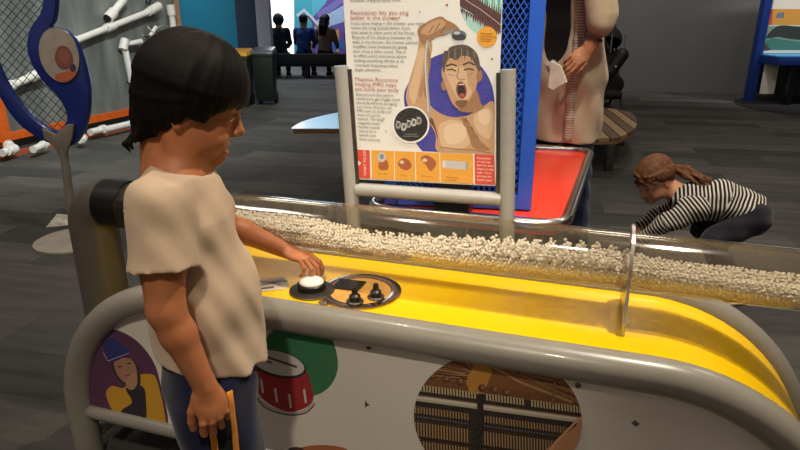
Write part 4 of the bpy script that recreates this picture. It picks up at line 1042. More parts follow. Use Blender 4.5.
def head(sd, F, child=True, smile=False):
    s = F.sc
    def e(c, r, k=.02, op='u', rot=None): sd.el(F.p(*c), [x*s for x in r], F, k*s, op, rot)
    def c_(a, b, ra, rb, k=.01, op='u'): sd.rc(F.p(*a), F.p(*b), ra*s, rb*s, k*s, op)
    e((-.012, 0, .030), (.090, .073, .080)); e((.018, 0, -.028), (.062, .057, .072), .03)
    e((.050, 0, -.078), (.026, .030, .022), .03)                                   # jaw and chin
    e((.071, 0, -.088), (.015, .019, .014), .016)
    for y in (-1, 1):
        e((.048, .034*y, -.046), (.028, .024, .026), .025)                           # cheeks
        e((-.002, .050*y, -.066), (.03, .014, .03), .03)                            # jaw angle
        e((.079, .030*y, .002), (.013, .016, .011), .012, 's')                       # eye sockets
        e((.0655, .030*y, .0015), (.0135, .0145, .0125), .004)                         # lids
        c_((.077, .016*y, .022), (.068, .045*y, .019), .008, .006, .016)              # brow ridge
        e((-.012, .070*y, -.014), (.018, .008, .029), .010, 'u', (0, 12, 8*y)); e((-.008, .078*y, -.012), (.010, .005, .018), .004, 's', (0, 12, 8*y))
        e((-.016, .074*y, -.036), (.008, .006, .010), .006)                          # ear lobe
    c_((.078, 0, .010), (.094, 0, -.024), .0075, .0095, .014); e((.096, 0, -.028), (.011, .0105, .0095), .008)
    for y in (-1, 1): e((.086, .0105*y, -.033), (.0085, .0070, .0065), .006); e((.092, .006*y, -.0385), (.004, .003, .003), .003, 's')
    # mouth: two lips and an opening between
    for i in range(-3, 3):
        y0, y1 = i*.0075, (i+1)*.0075
        def lp(y, up): 
            cz = .16*abs(y) if smile else 0
            return (.0815-9.*y*y, y, -.062+cz+up-(.0 if up < 0 else 5*y*y))
        g = .0030 if smile else 0; c_(lp(y0, .004+g), lp(y1, .004+g), .0052, .0052, .005); c_(lp(y0, -.0075-g), lp(y1, -.0075-g), .0058, .0058, .006)
    if smile: e((.086, 0, -.0625), (.018, .026, .0062), .002, 's')
    else: e((.090, 0, -.0635), (.010, .02, .0012), .002, 's')
    return sd
def eyes(F, parent, iris='2a180e', lid=None):
    s = F.sc
    for y in (-1, 1):
        mb = MB(); c = V3(F.p(.0672, .030*y, .0015)); ax = tuple(V3(F.m[:, i]) for i in range(3))
        mb.ball(c, .0128*s, 20); eb = mb.build('eye', mat('eye_white', 'e8e2da', .2), parent, label='white of the eye')
        mb = MB(); dr = V3(F.d(1, .16*y, -.16)).normalized(); mb.lathe(c+dr*.0108*s, [(.0062*s, 0), (.0060*s, .0013*s), (.003*s, .0021*s), (.0004*s, .0023*s)], 18, dr); mb.build('iris', mat('iris_'+iris, iris, .15), eb)
        mb = MB(); pts = [V3(F.p(.0672+.0142*math.cos(a)*math.cos(.42), .030*y+.0142*math.sin(a)*.95, .0015+.0142*math.sin(.42)*(1-.35*abs(math.sin(a))))) for a in [R(-62+124*i/10) for i in range(11)]]
        mb.tube(pts, [.0011*s+.0009*s*math.sin(math.pi*i/10) for i in range(11)], 6); mb.build('eyelash', mat('dark_lash', '160e0a', .6), parent)
        mb = MB(); pts = [V3(F.p(.0835-.55*(t-.016)**1.0*.42, t*y, .0255+.004*math.sin((t-.014)/.036*math.pi))) for t in np.linspace(.012, .048, 9)]
        mb.tube(pts, [.0014*s+.0016*s*math.sin(math.pi*i/8) for i in range(9)], 6); mb.build('eyebrow', mat('dark_brow', '1c120c', .7), parent)

def hand(sd, wrist, d, back, thumb, sc=1., curl=(20, 30, 25), spread=5, rw=.02, tcurl=20., tang=38., fc=None):
    """wrist point, direction to the knuckles, direction out of the back of the hand, +1/-1 thumb side (along d x back)"""
    d = np.array(d, float); d /= np.linalg.norm(d); b = np.array(back, float); b -= d*(b @ d); b /= np.linalg.norm(b); sd_ = np.cross(d, b)*thumb; w = np.array(wrist, float)
    def q(x, y, z): return w+(d*x+sd_*y+b*z)*sc         # along, thumbward, backward
    M = Fr((0, 0, 0)); M.m = np.stack([d, sd_, b], 1)
    sd.rc(q(-.012, 0, 0), q(.018, 0, 0), .0205*sc, .023*sc, .012*sc, 'u', M, (1, 1, .72))
    sd.el(q(.042, 0, .001), (.044*sc, .036*sc, .0145*sc), M, .012*sc); sd.el(q(.030, .017, -.006), (.026*sc, .014*sc, .012*sc), M, .010*sc); sd.el(q(.034, -.017, -.004), (.026*sc, .013*sc, .011*sc), M, .010*sc)
    L = [(.036, .023, .018), (.040, .026, .019), (.037, .024, .018), (.028, .019, .016)]; ys = [.0265, .009, -.0085, -.0255]; xs = [.076, .080, .077, .070]; rs = [.0084, .0087, .0082, .0072]
    tips = []
    for i in range(4):
        p = q(xs[i], ys[i], .001); a = 0; sp = R(spread*(1.5-i)/1.5); dd = d*math.cos(sp)+sd_*math.sin(sp); r = rs[i]*sc
        cu = curl if fc is None else fc[i]
        sd.rc(q(xs[i]-.03, ys[i]*.75, 0), p, r*1.02, r*1.06, .004*sc)
        for j in range(3):
            a += R(cu[j]); v = dd*math.cos(a)-b*math.sin(a); p2 = p+v*L[i][j]*sc; r2 = r*(.93 if j < 2 else .86)
            sd.rc(p, p2, r, r2, .0022*sc); p = p2; r = r2
        tips.append((p, v, r))
    a = R(tang); p = q(.018, .022, -.004); v = d*math.cos(a)+sd_*math.sin(a)-b*.25; v /= np.linalg.norm(v); r = .0115*sc
    for j, ln in enumerate((.034, .027, .021)):
        p2 = p+v*ln*sc; r2 = r*(.88 if j else .9); sd.rc(p, p2, r, r2, .006*sc if j == 0 else .003*sc); p = p2; r = r2
        c = R(tcurl); n_ = d*.75-b*.45-sd_*.55; v = v*math.cos(c)+n_/np.linalg.norm(n_)*math.sin(c); v /= np.linalg.norm(v)
    return tips, (p, v, r)
def box_of(pts, m):
    a = np.array([np.array(p, float) for p in pts]); return a.min(0)-m, a.max(0)+m
def shoe(parent, ank, fwd, L=.19, m=None, sole=None, name='shoe'):
    f = np.array((fwd[0], fwd[1], 0.)); f /= np.linalg.norm(f); F = Fr((ank[0], ank[1], 0)); l = np.array((-f[1], f[0], 0)); F.m = np.stack([f, l, np.array((0, 0, 1.))], 1)
    sd = Sdf(); sd.rc(F.p(-L*.2, 0, .035), F.p(L*.52, 0, .032), .036*L/.19, .034*L/.19, .02, 'u', F, (1, 1, .85)); sd.rc(F.p(-L*.1, 0, .05), F.p(0, 0, .075), .036*L/.19, .034*L/.19, .02); sd.hs(F.p(0, 0, .012), (0, 0, -1))
    o = sdf_obj(name, sd, .006, m, parent)
    sd = Sdf(); sd.rc(F.p(-L*.2, 0, .018), F.p(L*.52, 0, .018), .039*L/.19, .037*L/.19, .02, 'u', F, (1, 1, 1)); sd.hs(F.p(0, 0, .001), (0, 0, -1)).hs(F.p(0, 0, .018), (0, 0, 1)); sdf_obj('sole', sd, .006, sole, o)
    return o
def lerp(a, b, t): return np.array(a, float)*(1-t)+np.array(b, float)*t
def mid(a, b, drop, out): return (np.array(a)+np.array(b))/2+np.array(out, float)

# ------------------------------------------------------------------ the boy
BC = at(190, 225, 1.157)                                   # body axis at chest height
HA = 17.; TA = 15.; PA = 24.                               # azimuths of head, chest, hips
hc = np.array(at(192, 103, 1.157))
HF = Fr(hc, HA, 20, 0, .93)
TF = Fr((BC.x, BC.y, 0), TA); PF = Fr((BC.x, BC.y, 0), PA)
boy = thing('person', (BC.x, BC.y, 0), 'boy with dark bowl cut hair in pale beige t-shirt pressing the white button', 'person')
nk = np.array(at(178, 158, 1.157)); ch = np.array(at(182, 210, 1.157)); be = np.array(at(200, 290, 1.157)); hp = np.array(at(207, 362, 1.157))
f_, l_ = TF.d(1, 0, 0), TF.d(0, 1, 0); pf, pl = PF.d(1, 0, 0), PF.d(0, 1, 0)
shR = np.array(at(158, 206, 1.035)); elR = np.array(at(166, 310, 1.0)); wrR = np.array(at(205, 386, .985))
shL = ch+l_*.112+np.array((0, 0, .022))-f_*.005
BTN = np.array(W(-.654, 1.290, .610)); wrL = np.array(W(-.735, 1.318, .662)); elL = np.array(W(-.865, 1.25, .745))
def boy_body():
    sd = head(Sdf(), HF, True, True)
    sd.rc(HF.p(-.042, 0, -.05), nk-f_*.020+np.array((0, 0, -.01)), .039, .043, .014)
    sd.rc(ch+np.array((0, 0, .02)), be, .068, .080, .03, 'u', TF, (1, 1.38, 1)); sd.rc(nk+np.array((0, 0, -.03)), ch, .05, .066, .03, 'u', TF, (1, 1.5, 1))
    sd.rc(be, hp, .082, .082, .03, 'u', PF, (1, 1.3, 1))
    for sgn in (1, -1):
        h0 = hp+pl*.058*sgn+np.array((0, 0, -.01)); kn = np.array((h0[0]+pl[0]*.006*sgn, h0[1]+pl[1]*.006*sgn, .315))+pf*.015; an = np.array((kn[0], kn[1], .07))-pf*.03
        sd.chain([h0, kn, an], [.066, .047, .031], .03); sd.rc(kn+np.array((0, 0, -.05))-pf*.012, kn+np.array((0, 0, -.13))-pf*.018, .038, .036, .02)
        sd.rc(an, np.array((an[0], an[1], .03))+pf*.04, .03, .026, .02)
    # right arm hanging
    sd.chain([shR, lerp(shR, elR, .5), elR, lerp(elR, wrR, .3), wrR], [.042, .039, .030, .029, .0195], .02)
    # left arm reaching out to the button
    sd.chain([shL, lerp(shL, elL, .5), elL, lerp(elL, wrL, .3), wrL], [.040, .036, .029, .030, .0205], .02)
    dR = np.array(at(217, 424, .97))-wrR; cam_ = np.array(O)-wrR
    tr, tt = hand(sd, wrR, dR, cam_+np.array((.10, 0, .0)), 1, .82, fc=[(30, 40, 25), (34, 45, 30), (36, 45, 30), (38, 45, 30)], spread=4, tang=30)
    dL = np.array(W(-.645, 1.306, .645))-wrL
    tl2, ttl = hand(sd, wrL, dL, (0, 0, 1), -1, .80, fc=[(22, 38, 28), (30, 42, 30), (38, 46, 30), (44, 50, 32)], spread=7, tang=34, tcurl=16)
    return sd, tr, tt, tl2, ttl
sd, tipsR, thR, tipsL, thL = boy_body()
fine = [(*box_of([HF.p(-.1, -.085, -.125), HF.p(.12, .085, -.125), HF.p(-.1, .085, .12), HF.p(.12, -.085, .12), HF.p(.1, .1, -.12), HF.p(-.1, -.1, .1)], .004), .0022),
        (*box_of([wrR]+[t[0] for t in tipsR]+[thR[0]], .022), .0016), (*box_of([wrL]+[t[0] for t in tipsL]+[thL[0]], .020), .0016)]
SKB = skin_mat('warm_brown_skin', 'b0714a')
sdf_obj('body', sd, .0045, SKB, boy, fine=fine)
for (p, v, r) in tipsR+tipsL+[thR, thL]: pass
eyes(HF, boy)
mb = MB(); pts = [V3(HF.p(.0815-7*y*y, y, -.0605+.10*abs(y))) for y in np.linspace(-.022, .022, 9)]; mb.tube(pts, .0034, 6); mb.build('teeth', mat('tooth_white', 'e9e2d4', .3), boy, label='white teeth in a smile')
mb = MB(); pts = [V3(HF.p(.0835-9*y*y, y, -.0735+.16*abs(y))) for y in np.linspace(-.016, .016, 9)]; mb.tube(pts, [.0028+.0016*math.sin(math.pi*i/8) for i in range(9)], 8); mb.build('lower_lip', mat('lip_brown', '94503c', .45), boy)
# hair: bowl cut built from many locks running from the crown
def boy_hair():
    sd = Sdf(); s = HF.sc; rr = np.random.default_rng(3); C = np.array((-.008, 0, .036)); RX, RY, RZ = .094, .085, .086
    sd.el(HF.p(*C), (RX*s, RY*s, RZ*s), HF, .01); sd.el(HF.p(-.046, 0, -.026), (.050*s, .070*s, .064*s), HF, .03)
    # keep only above the hair line, which rises from nape to fringe
    sd.hs(HF.p(.086, 0, .030), HF.d(.52, 0, -1), .006)
    for i in range(230):
        th = 2*math.pi*((i*.61803) % 1.); fx, fyy = math.cos(th), math.sin(th); lay = rr.uniform(.97, 1.035)
        zend = np.interp(fx, [-1, -.5, 0, .4, .6, .8, 1], [-.088, -.058, -.016, -.008, .012, .024, .024])+rr.uniform(-.008, .006)
        pts = []; n = 15; sw = rr.uniform(-.12, .12)
        for j in range(n):
            t = j/(n-1); ph = .12+t*1.6; a = th+sw*(1-t)+.5*(1-t)**2
            if ph <= math.pi/2: q = np.array((RX*math.sin(ph)*math.cos(a), RY*math.sin(ph)*math.sin(a), RZ*math.cos(ph)))
            else: q = np.array((RX*math.cos(a), RY*math.sin(a), 0.))
            pts.append(C+q*lay)
        # hang from the widest line to the lock's end, tucking in at the nape
        base = pts[-1]; tuck = .022 if fx < -.2 else .004
        for t in (.35, .7, 1.): pts.append(np.array((base[0]-math.cos(th)*tuck*t*t, base[1]-math.sin(th)*tuck*t*t, base[2]+(zend-base[2])*t)))
        w = rr.uniform(.0055, .0085); m = len(pts)
        sd.chain([HF.p(*p) for p in pts], [w*s*np.interp(k/(m-1), [0, .15, .8, 1], [.7, 1, .95, .3]) for k in range(m)], .007)
    for (y, x, z, dx, dz) in ((-.045, -.086, -.08, -.012, -.035), (-.03, -.088, -.085, -.018, -.04), (0, -.088, -.08, -.006, -.03)):
        x += .012; sd.chain([HF.p(x, y, z+.03), HF.p(x+dx*.4, y, z), HF.p(x+dx*1.0, y, z+dz*.45), HF.p(x+dx*.3, y, z+dz*.75)], [.006, .0055, .004, .002], .005)
    return sd
sdf_obj('hair', boy_hair(), .0026, hair_mat('black_brown_hair', '0f0a09'), boy, label='dark bowl cut hair')
# t-shirt
CM = Fr((0, 0, 0), TA, 16); CC = nk+np.array((0, 0, -.008))-f_*.004
def boy_shirt():
    sd = Sdf(); up = np.array((0, 0, 1.))
    sd.rc(CC+up*.01, nk+up*-.05, .047, .058, .02, 'u', TF, (1, 1.12, 1))
    sd.rc(nk+up*-.052-f_*.004, ch, .056, .078, .04, 'u', TF, (1, 1.40, 1)); sd.rc(ch, be+f_*.004, .080, .092, .03, 'u', TF, (1, 1.34, 1)); sd.rc(be+f_*.004, hp+f_*.006+up*-.03, .092, .105, .03, 'u', PF, (1, 1.24, 1))
    sd.rc(be+f_*.040+up*.02, hp+f_*.045+up*.02, .05, .064, .05)                    # the cloth hangs off the belly
    for a, b, sg in ((shR, elR, -1), (shL, elL, 1)):
        sd.rc(nk+up*-.028+l_*.03*sg, a+up*.004, .030, .044, .035)                  # shoulder slope
        e = lerp(a, b, .60); sd.cc(a, e, .046, .056, .03)
    sd.hs(CC, CM.m[:, 2], .003)
    ring = [CC+CM.m @ np.array((.0475*math.cos(t), .0525*math.sin(t), -.004)) for t in np.linspace(0, 2*math.pi, 25)]
    for i in range(24): sd.rc(ring[i], ring[i+1], .0052, .0052, .004)
    return sd
def folds(a):
    def fn(P):
        x = P @ f_; z = P[:, 2]; y = P @ l_
        w = np.clip((1.0-z)/.35, 0, 1)
        q1 = np.sin(z*17+x*27+1.3*np.sin(y*19+z*7)+.8*np.sin(x*31)); q2 = np.sin(x*33-z*15+y*21+1.2*np.sin(z*13+y*9)); q3 = np.sin(y*29+x*24+z*5+np.sin(z*21))
        return -(.0040*np.clip(q1, 0, 1)**2*np.clip((1.0-z)/.15, 0, 1)+.0036*np.clip(q2, 0, 1)**3*w+.0045*np.clip(q3, 0, 1)**2*np.clip((.80-z)/.25, 0, 1)+.0012*np.sin(x*95+z*60+y*70))+.001
    return fn
sd = boy_shirt(); hem = np.array(at(215, 352, 1.157)); sd.hs(hem, np.array((0, 0, -1.))-pf*.16-pl*.10, .004)
SHIRT = cloth('oatmeal_jersey', 'bfa78e', .06, 9)
sh_o = sdf_obj('t_shirt', sd, .0040, SHIRT, boy, disp=folds(0), label='loose pale beige t-shirt')
# shorts with a printed side stripe
def boy_shorts():
    sd = Sdf(); up = np.array((0, 0, 1.))
    sd.rc(hp+up*.03, hp+up*-.03, .088, .092, .02, 'u', PF, (1, 1.28, 1))
    for sgn in (1, -1):
        h0 = hp+pl*.062*sgn+np.array((0, 0, -.02)); kn = np.array((h0[0]+pl[0]*.012*sgn, h0[1]+pl[1]*.012*sgn, .30))+pf*.012
        sd.rc(h0, kn, .080, .078, .02)
    sd.hs((0, 0, .305), (0, 0, -1), .004).hs(hp+up*.075, (0, 0, 1), .004); return sd
sdS = boy_shorts()
def sfold(P): return -(.0025*np.sin(P[:, 2]*40+(P @ pf)*60)+.002*np.sin((P @ pf)*90-P[:, 2]*25))
so_ = sdf_obj('shorts', sdS, .005, cloth('navy_knit', '0f1130', .1), boy, disp=sfold, label='navy shorts with orange side stripes')
def hit(x, z, off):
    """first surface of the shorts seen from the boy's right side"""
    p = np.array((hp[0], hp[1], 0))+pf*x-pl*.30+np.array((0, 0, z)); lo_, hi_ = 0., .3; t = np.linspace(0, .3, 240); Q = p[None]+pl[None]*t[:, None]; d = sdS.ev(Q)+sfold(Q)
    i = int(np.argmax(d < 0)); return Q[i]-pl*off
zs = np.linspace(.31, .585, 34)
def ribbon(xc, w, off, name, m):
    mb = MB(); vs = []; fs = []; nx = 4
    for z in zs:
        for i in range(nx+1): vs.append(hit(xc+(i/nx-.5)*w, z, off))
    for j in range(len(zs)-1):
        for i in range(nx): a = j*(nx+1)+i; fs.append((a, a+1, a+nx+2, a+nx+1))
    mb.add(vs, fs); me = mb.mesh(name); o = link_mesh(name, me, so_, mats=[m]); md = o.modifiers.new('thickness', 'SOLIDIFY'); md.thickness = .0012; md.offset = 0; return o
SX = .004
ribbon(SX, .042, .0018, 'side_band', cloth('black_band', '101014')); ribbon(SX-.019, .011, .0030, 'side_stripe', cloth('orange_stripe', 'd08428')); ribbon(SX+.019, .011, .0030, 'side_stripe', cloth('orange_stripe', 'd08428'))
L = []
for z in (.560, .452):
    p = hit(SX-.012, z, .0044); L.append(('C', V3(p), Vector((0, 0, 1)), V3(-pf), .030))
for z in (.545, .435):
    p = hit(SX+.010, z, .0044); L.append(('C', V3(p), V3(pf)*-1*-1, UZ, .026))
text_mesh(L[:2], 'stripe_letter', cloth('grey_letter', 'b9b2a8'), so_)
for sgn in (1, -1):
    h0 = hp+pl*.064*sgn; shoe(boy, np.array((h0[0], h0[1], 0))-pf*.02, pf, .19, cloth('dark_trainer', '23242a'), mat('white_sole', 'd8d4cc', .6))

# ------------------------------------------------------------------ the toddler
TD = 2.95
hT = np.array(at(654, 179, TD)); HT = Fr(hT, 205, 34, 0, .93)
shT = np.array(at(690, 200, TD)); hiT = np.array(at(750, 214, TD+.05)); mdT = (shT+hiT)/2+np.array((0, 0, .028))
tod = thing('person', (hiT[0]-.1, hiT[1], 0), 'toddler with ginger brown ponytail in striped top crouching on the dark carpet', 'person')
sp = hiT-shT; sp /= np.linalg.norm(sp); lt = np.cross(np.array((0, 0, 1.)), -sp); lt /= np.linalg.norm(lt)
TFt = Fr((0, 0, 0)); TFt.m = np.stack([-sp, lt, np.cross(-sp, lt)], 1)
camside = -1 if (TFt.m[:, 1] @ (np.array(O)-hT)) < 0 else 1
aN = shT+lt*camside*.085+np.array((0, 0, -.01)); aF = shT-lt*camside*.085+np.array((0, 0, -.01))
eN = np.array(at(668, 222, TD-.12)); wN = np.array(at(641, 240, TD-.10)); eF = np.array(at(662, 214, TD+.10)); wF = np.array(at(640, 226, TD+.06))
sd = head(Sdf(), HT); sd.rc(HT.p(-.03, 0, -.05), shT+np.array((-.02, 0, .01)), .042, .046, .02)
sd.chain([shT, mdT, hiT], [.072, .078, .076], .03, TFt, (1, 1.2, 1))
kN = []
for s_ in (1, -1):
    h0 = hiT+lt*.055*s_; kn = np.array((h0[0]-.17, h0[1]+lt[1]*.03*s_, .30)); an = np.array((h0[0]-.02, h0[1]+lt[1]*.02*s_, .06)); kN.append((h0, kn, an))
    sd.chain([h0, kn, an], [.062, .043, .032], .03); sd.rc(an, an+np.array((-.06, 0, -.03)), .03, .024, .02)
for a, e, w in ((aN, eN, wN), (aF, eF, wF)): sd.chain([a, e, w], [.040, .033, .023], .02)
tN, xN = hand(sd, wN, wN-eN+np.array((0, 0, -.03)), (0, 0, 1), camside*1, .66, spread=8); tF, xF = hand(sd, wF, wF-eF+np.array((0, 0, -.03)), (0, 0, 1), -camside, .66, spread=8)
SKT = skin_mat('fair_skin', 'd09878')
fine = [(*box_of([HT.p(x, y, z) for x in (-.1, .12) for y in (-.09, .09) for z in (-.12, .12)], .0), .0032), (*box_of([wN]+[t[0] for t in tN]+[xN[0]], .02), .0025), (*box_of([wF]+[t[0] for t in tF]+[xF[0]], .02), .0025)]
sdf_obj('body', sd, .007, SKT, tod, fine=fine); eyes(HT, tod, '3a4a58')
def tod_hair():
    sd = Sdf(); s = HT.sc; rr = np.random.default_rng(5)
    sd.el(HT.p(-.016, 0, .034), (.098*s, .081*s, .083*s), HT, .01); sd.el(HT.p(-.048, 0, -.01), (.05*s, .066*s, .055*s), HT, .03)
    sd.hs(HT.p(.070, 0, .052), HT.d(.72, 0, -1), .006)
    knot = HT.p(-.108, 0, -.012)
    for i in range(80):
        th = rr.uniform(-1.9, 1.9); ph = rr.uniform(.45, 1.35); a = np.array((.078*math.cos(th), .079*math.sin(th), .01+.07*math.sin(ph)))
        pts = []
        for t in np.linspace(0, 1, 6):
            q = (1-t)*a+t*np.array((-.106, 0, -.010)); v = (q-np.array((-.016, 0, .030)))/np.array((.099, .083, .087)); q = np.array((-.016, 0, .030))+v/max(np.linalg.norm(v), .55)*np.array((.099, .083, .087)); pts.append(HT.p(*q))
        sd.chain(pts, [.004, .0055, .006, .006, .006, .006], .004)
    return sd
GIN = hair_mat('ginger_brown_hair', '6e4a32')
th_o = sdf_obj('hair', tod_hair(), .0038, GIN, tod, label='ginger brown hair tied back')
kn = HT.p(-.108, 0, -.012)
sd = Sdf(); rr = np.random.default_rng(8)
tip = np.array(at(705, 183, TD-.03))
for i in range(26):
    o_ = rr.uniform(-.014, .014, 3); e_ = tip+rr.uniform(-.028, .028, 3); m_ = (kn+tip)/2+np.array((0, 0, .012))+rr.uniform(-.022, .022, 3); sd.chain([kn+o_*.4, m_, e_], [.008, .010, .003], .006)
sdf_obj('ponytail', sd, .0038, GIN, tod)
mb = MB(); dirn = V3((tip-kn)/np.linalg.norm(tip-kn)); mb.lathe(V3(kn), [(.016, -.006), (.018, 0), (.016, .006)], 16, dirn); mb.build('hair_tie', BLACK, th_o, angle=60)
# striped top: the stripe coordinate runs along trunk and sleeves
def stripe_mat():
    t = NT('black_white_stripes'); a = t.add('ShaderNodeAttribute'); a.attribute_name = 'stripe'
    f = t.math('FRACT', t.math('MULTIPLY', a.outputs['Fac'], 1/.0155)); g = t.math('GREATER_THAN', f, .56)
    t.link(t.mix(g, lin('1b1a1e'), lin('c9c3b8')), t.b.inputs['Base Color']); t.b.inputs['Roughness'].default_value = .85; t.b.inputs['Specular IOR Level'].default_value = .2; return t.m
STR = stripe_mat()
def striped(name, sd, h, axes, parent, disp=None):
    o = sdf_obj(name, sd, h, STR, parent, disp=disp); me = o.data; off = np.array(origin(parent)); co_ = np.zeros(len(me.vertices)*3, np.float32); me.vertices.foreach_get('co', co_); P_ = co_.reshape(-1, 3)+off
    best = np.full(len(P_), 1e9); val = np.zeros(len(P_)); s0 = 0.
    for ch_ in axes:
        s0 = 0.
        for i in range(len(ch_)-1):
            a, b = np.array(ch_[i]), np.array(ch_[i+1]); ab = b-a; ln = np.linalg.norm(ab); t = (P_-a) @ ab/ln/ln; tc = np.clip(t, 0 if i else -2, 1 if i < len(ch_)-2 else 3); d_ = np.linalg.norm(P_-a-tc[:, None]*ab, axis=1); m_ = d_ < best; best[m_] = d_[m_]; val[m_] = s0+t[m_]*ln; s0 += ln
    at_ = me.attributes.new('stripe', 'FLOAT', 'POINT'); at_.data.foreach_set('value', (val+5).astype(np.float32)); return o
tf = lambda P: -(.003*np.sin(P @ sp*60+P[:, 2]*30)+.002*np.sin(P[:, 2]*90+P[:, 1]*50))
sd = Sdf(); sd.chain([shT, mdT, hiT-sp*.02], [.082, .092, .094], .03, TFt, (1, 1.22, 1)); sd.rc(hiT-sp*.02, hiT+sp*.04, .094, .090, .02, 'u', TFt, (1, 1.22, 1)); sd.hs(hiT+sp*.035, sp, .004)
top = striped('striped_top', sd, .0055, [[shT, mdT, hiT]], tod, tf)
for a, e, w in ((aN, eN, wN), (aF, eF, wF)):
    sd = Sdf(); sd.chain([a-sp*.01, a+sp*.02, e, lerp(e, w, .9)], [.052, .054, .044, .031], .02); striped('sleeve', sd, .005, [[a, e, w]], top, tf)
sd = Sdf(); sd.rc(hiT-sp*.03, hiT+sp*.005, .082, .084, .02, 'u', TFt, (1, 1.2, 1))
for (h0, k0, an) in kN: sd.chain([h0, k0, lerp(k0, an, .85)], [.074, .052, .042], .03)
sdf_obj('trousers', sd, .007, cloth('charcoal_denim', '22232c', .2, 30), tod, disp=tf)
for (h0, k0, an) in kN: shoe(tod, np.array((an[0], an[1], 0)), np.array((-1, -.3, 0)), .14, cloth('grey_shoe', '55565c'), mat('white_sole', 'd8d4cc', .6))

# ------------------------------------------------------------------ generic adults
def adult(label, base, az, H=1.66, pose=None, skin='fair_adult_skin', skc='c89878', hairc='241a14', top=('black_top', '141418'), legs=('blue_jeans', '2a3a58'), group=None, long_hair=False, h=.012, coat=None, seat=None, cap=False, face=True, stance=0.):
    """standing by default; seat = seat height for sitting figures"""
    F = Fr((base[0], base[1], 0), az); s = H/1.66
    p = thing('person', (base[0], base[1], 0), label, 'person', group); up = np.array((0, 0, 1.))
    zh = .87*s if seat is None else seat+.10
    hip = F.p(0, 0, zh); che = F.p(.01 if seat is None else .03, 0, zh+.42*s); nec = F.p(.0 if seat is None else .03, 0, zh+.56*s); hd = Fr(F.p(.03 if seat is None else .06, 0, zh+.69*s), az, 10, 0, 1.12*s)
    sd = head(Sdf(), hd); sd.rc(hd.p(-.025, 0, -.05), nec, .055*s, .058*s, .03); sd.chain([hip, F.p(0, 0, zh+.2*s), che, nec+up*-.05], [.112*s, .098*s, .108*s, .075*s], .05, F, (1, 1.42, 1))
    J = {}
    for sg, nm in ((1, 'L'), (-1, 'R')):
        h0 = F.p(0, .085*sg*s, zh-.02)
        if seat is None: kn = F.p(.02, (.09+(stance if sg > 0 else 0)*.6)*sg*s, .47*s); an = F.p(-.02, (.09+(stance if sg > 0 else 0))*sg*s, .08)
        else: kn = F.p(.40*s, .11*sg*s, seat+.06); an = F.p(.36*s, .11*sg*s, .08)
        sh = F.p(.0, .175*sg*s, zh+.50*s) if seat is None else F.p(.03, .17*sg*s, zh+.49*s)
        el = F.p(.0, .215*sg*s, zh+.23*s) if seat is None else F.p(.12, .21*sg*s, zh+.24*s); wr = F.p(.10, .21*sg*s, zh+.02*s) if seat is None else F.p(.32, .12*sg*s, zh+.12*s)
        if pose and nm in pose: sh, el, wr = [np.array(x, float) if x is not None else y for x, y in zip(pose[nm], (sh, el, wr))]
        J[nm] = (h0, kn, an, sh, el, wr)
        sd.chain([h0, kn, an], [.076*s, .054*s, .038*s], .04); sd.rc(an, F.p(0, 0, 0)*0+an+F.d(.09, 0, 0)+up*-.045, .036, .028, .03)
        sd.chain([sh, el, wr], [.052*s, .042*s, .028*s], .03)
    return p, F, sd, J, hd, dict(hip=hip, che=che, nec=nec, zh=zh, s=s)
def finish_adult(p, F, sd, J, hd, K, skin, hairc, top, legs, fine=(), h=.012, long_hair=False, cap=None, sleeves=.9, handkw=None, seat=False, eyes_on=False, tr=1.):
    s = K['s']; sdf_obj('body', sd, h, skin, p, fine=fine); up = np.array((0, 0, 1.))
    if eyes_on: eyes(hd, p)
    sh = Sdf(); q = hd.sc
    sh.el(hd.p(-.016, 0, .036), (.100*q, .083*q, .086*q), hd, .01); sh.el(hd.p(-.05, 0, -.015), (.052*q, .068*q, .06*q), hd, .03); sh.hs(hd.p(.074, 0, .046), hd.d(.62, 0, -1), .006)
    if long_hair:
        for y in (-.045, -.02, .02, .045): sh.chain([hd.p(-.08, y, .02), hd.p(-.11, y, -.12), hd.p(-.12, y*1.1, -.27)], [.04*q, .042*q, .02*q], .03)
    sdf_obj('hair', sh, h*.6, hairc, p)
    if cap is not None:
        sc_ = Sdf(); sc_.el(hd.p(-.02, 0, .02), (.125*q, .108*q, .115*q), hd, .02); sc_.el(hd.p(.085, 0, -.02), (.075*q, .075*q, .10*q), hd, .02, 's'); sdf_obj('hood', sc_, h*.6, cap, p)
    st_ = Sdf(); st_.chain([K['hip']+up*.02, F.p(0, 0, K['zh']+.2*s), K['che'], K['nec']+up*-.06], [.120*s, .108*s, .118*s, .082*s], .05, F, (1, 1.42, 1))
    for nm in 'LR':
        h0, kn, an, a, e, w = J[nm]; pts = [a, lerp(a, e, .6)] if sleeves < .5 else [a, e, lerp(e, w, sleeves)]; st_.chain(pts, [.064*s, .054*s, .040*s][:len(pts)], .04)
    sdf_obj('top', st_, h, top, p, disp=lambda P: -.003*np.sin(P[:, 2]*38+P[:, 0]*25+P[:, 1]*30))
    sl = Sdf(); sl.rc(K['hip']+up*.05, K['hip'], .12*s*tr, .118*s*tr, .03, 'u', F, (1, 1.42, 1))
    for nm in 'LR':
        h0, kn, an, a, e, w = J[nm]; sl.chain([h0, kn, lerp(kn, an, .93)], [.098*s*tr, .068*s, .055*s], .04)
    sdf_obj('trousers', sl, h, legs, p, disp=lambda P: -.003*np.sin(P[:, 2]*55+P[:, 0]*25+P[:, 1]*30))
    for nm in 'LR':
        an = J[nm][2]; shoe(p, np.array((an[0], an[1], 0)), F.d(1, 0, 0), .25*s, cloth('dark_shoe', '1c1c20'), mat('dark_sole', '2c2c2e', .7))

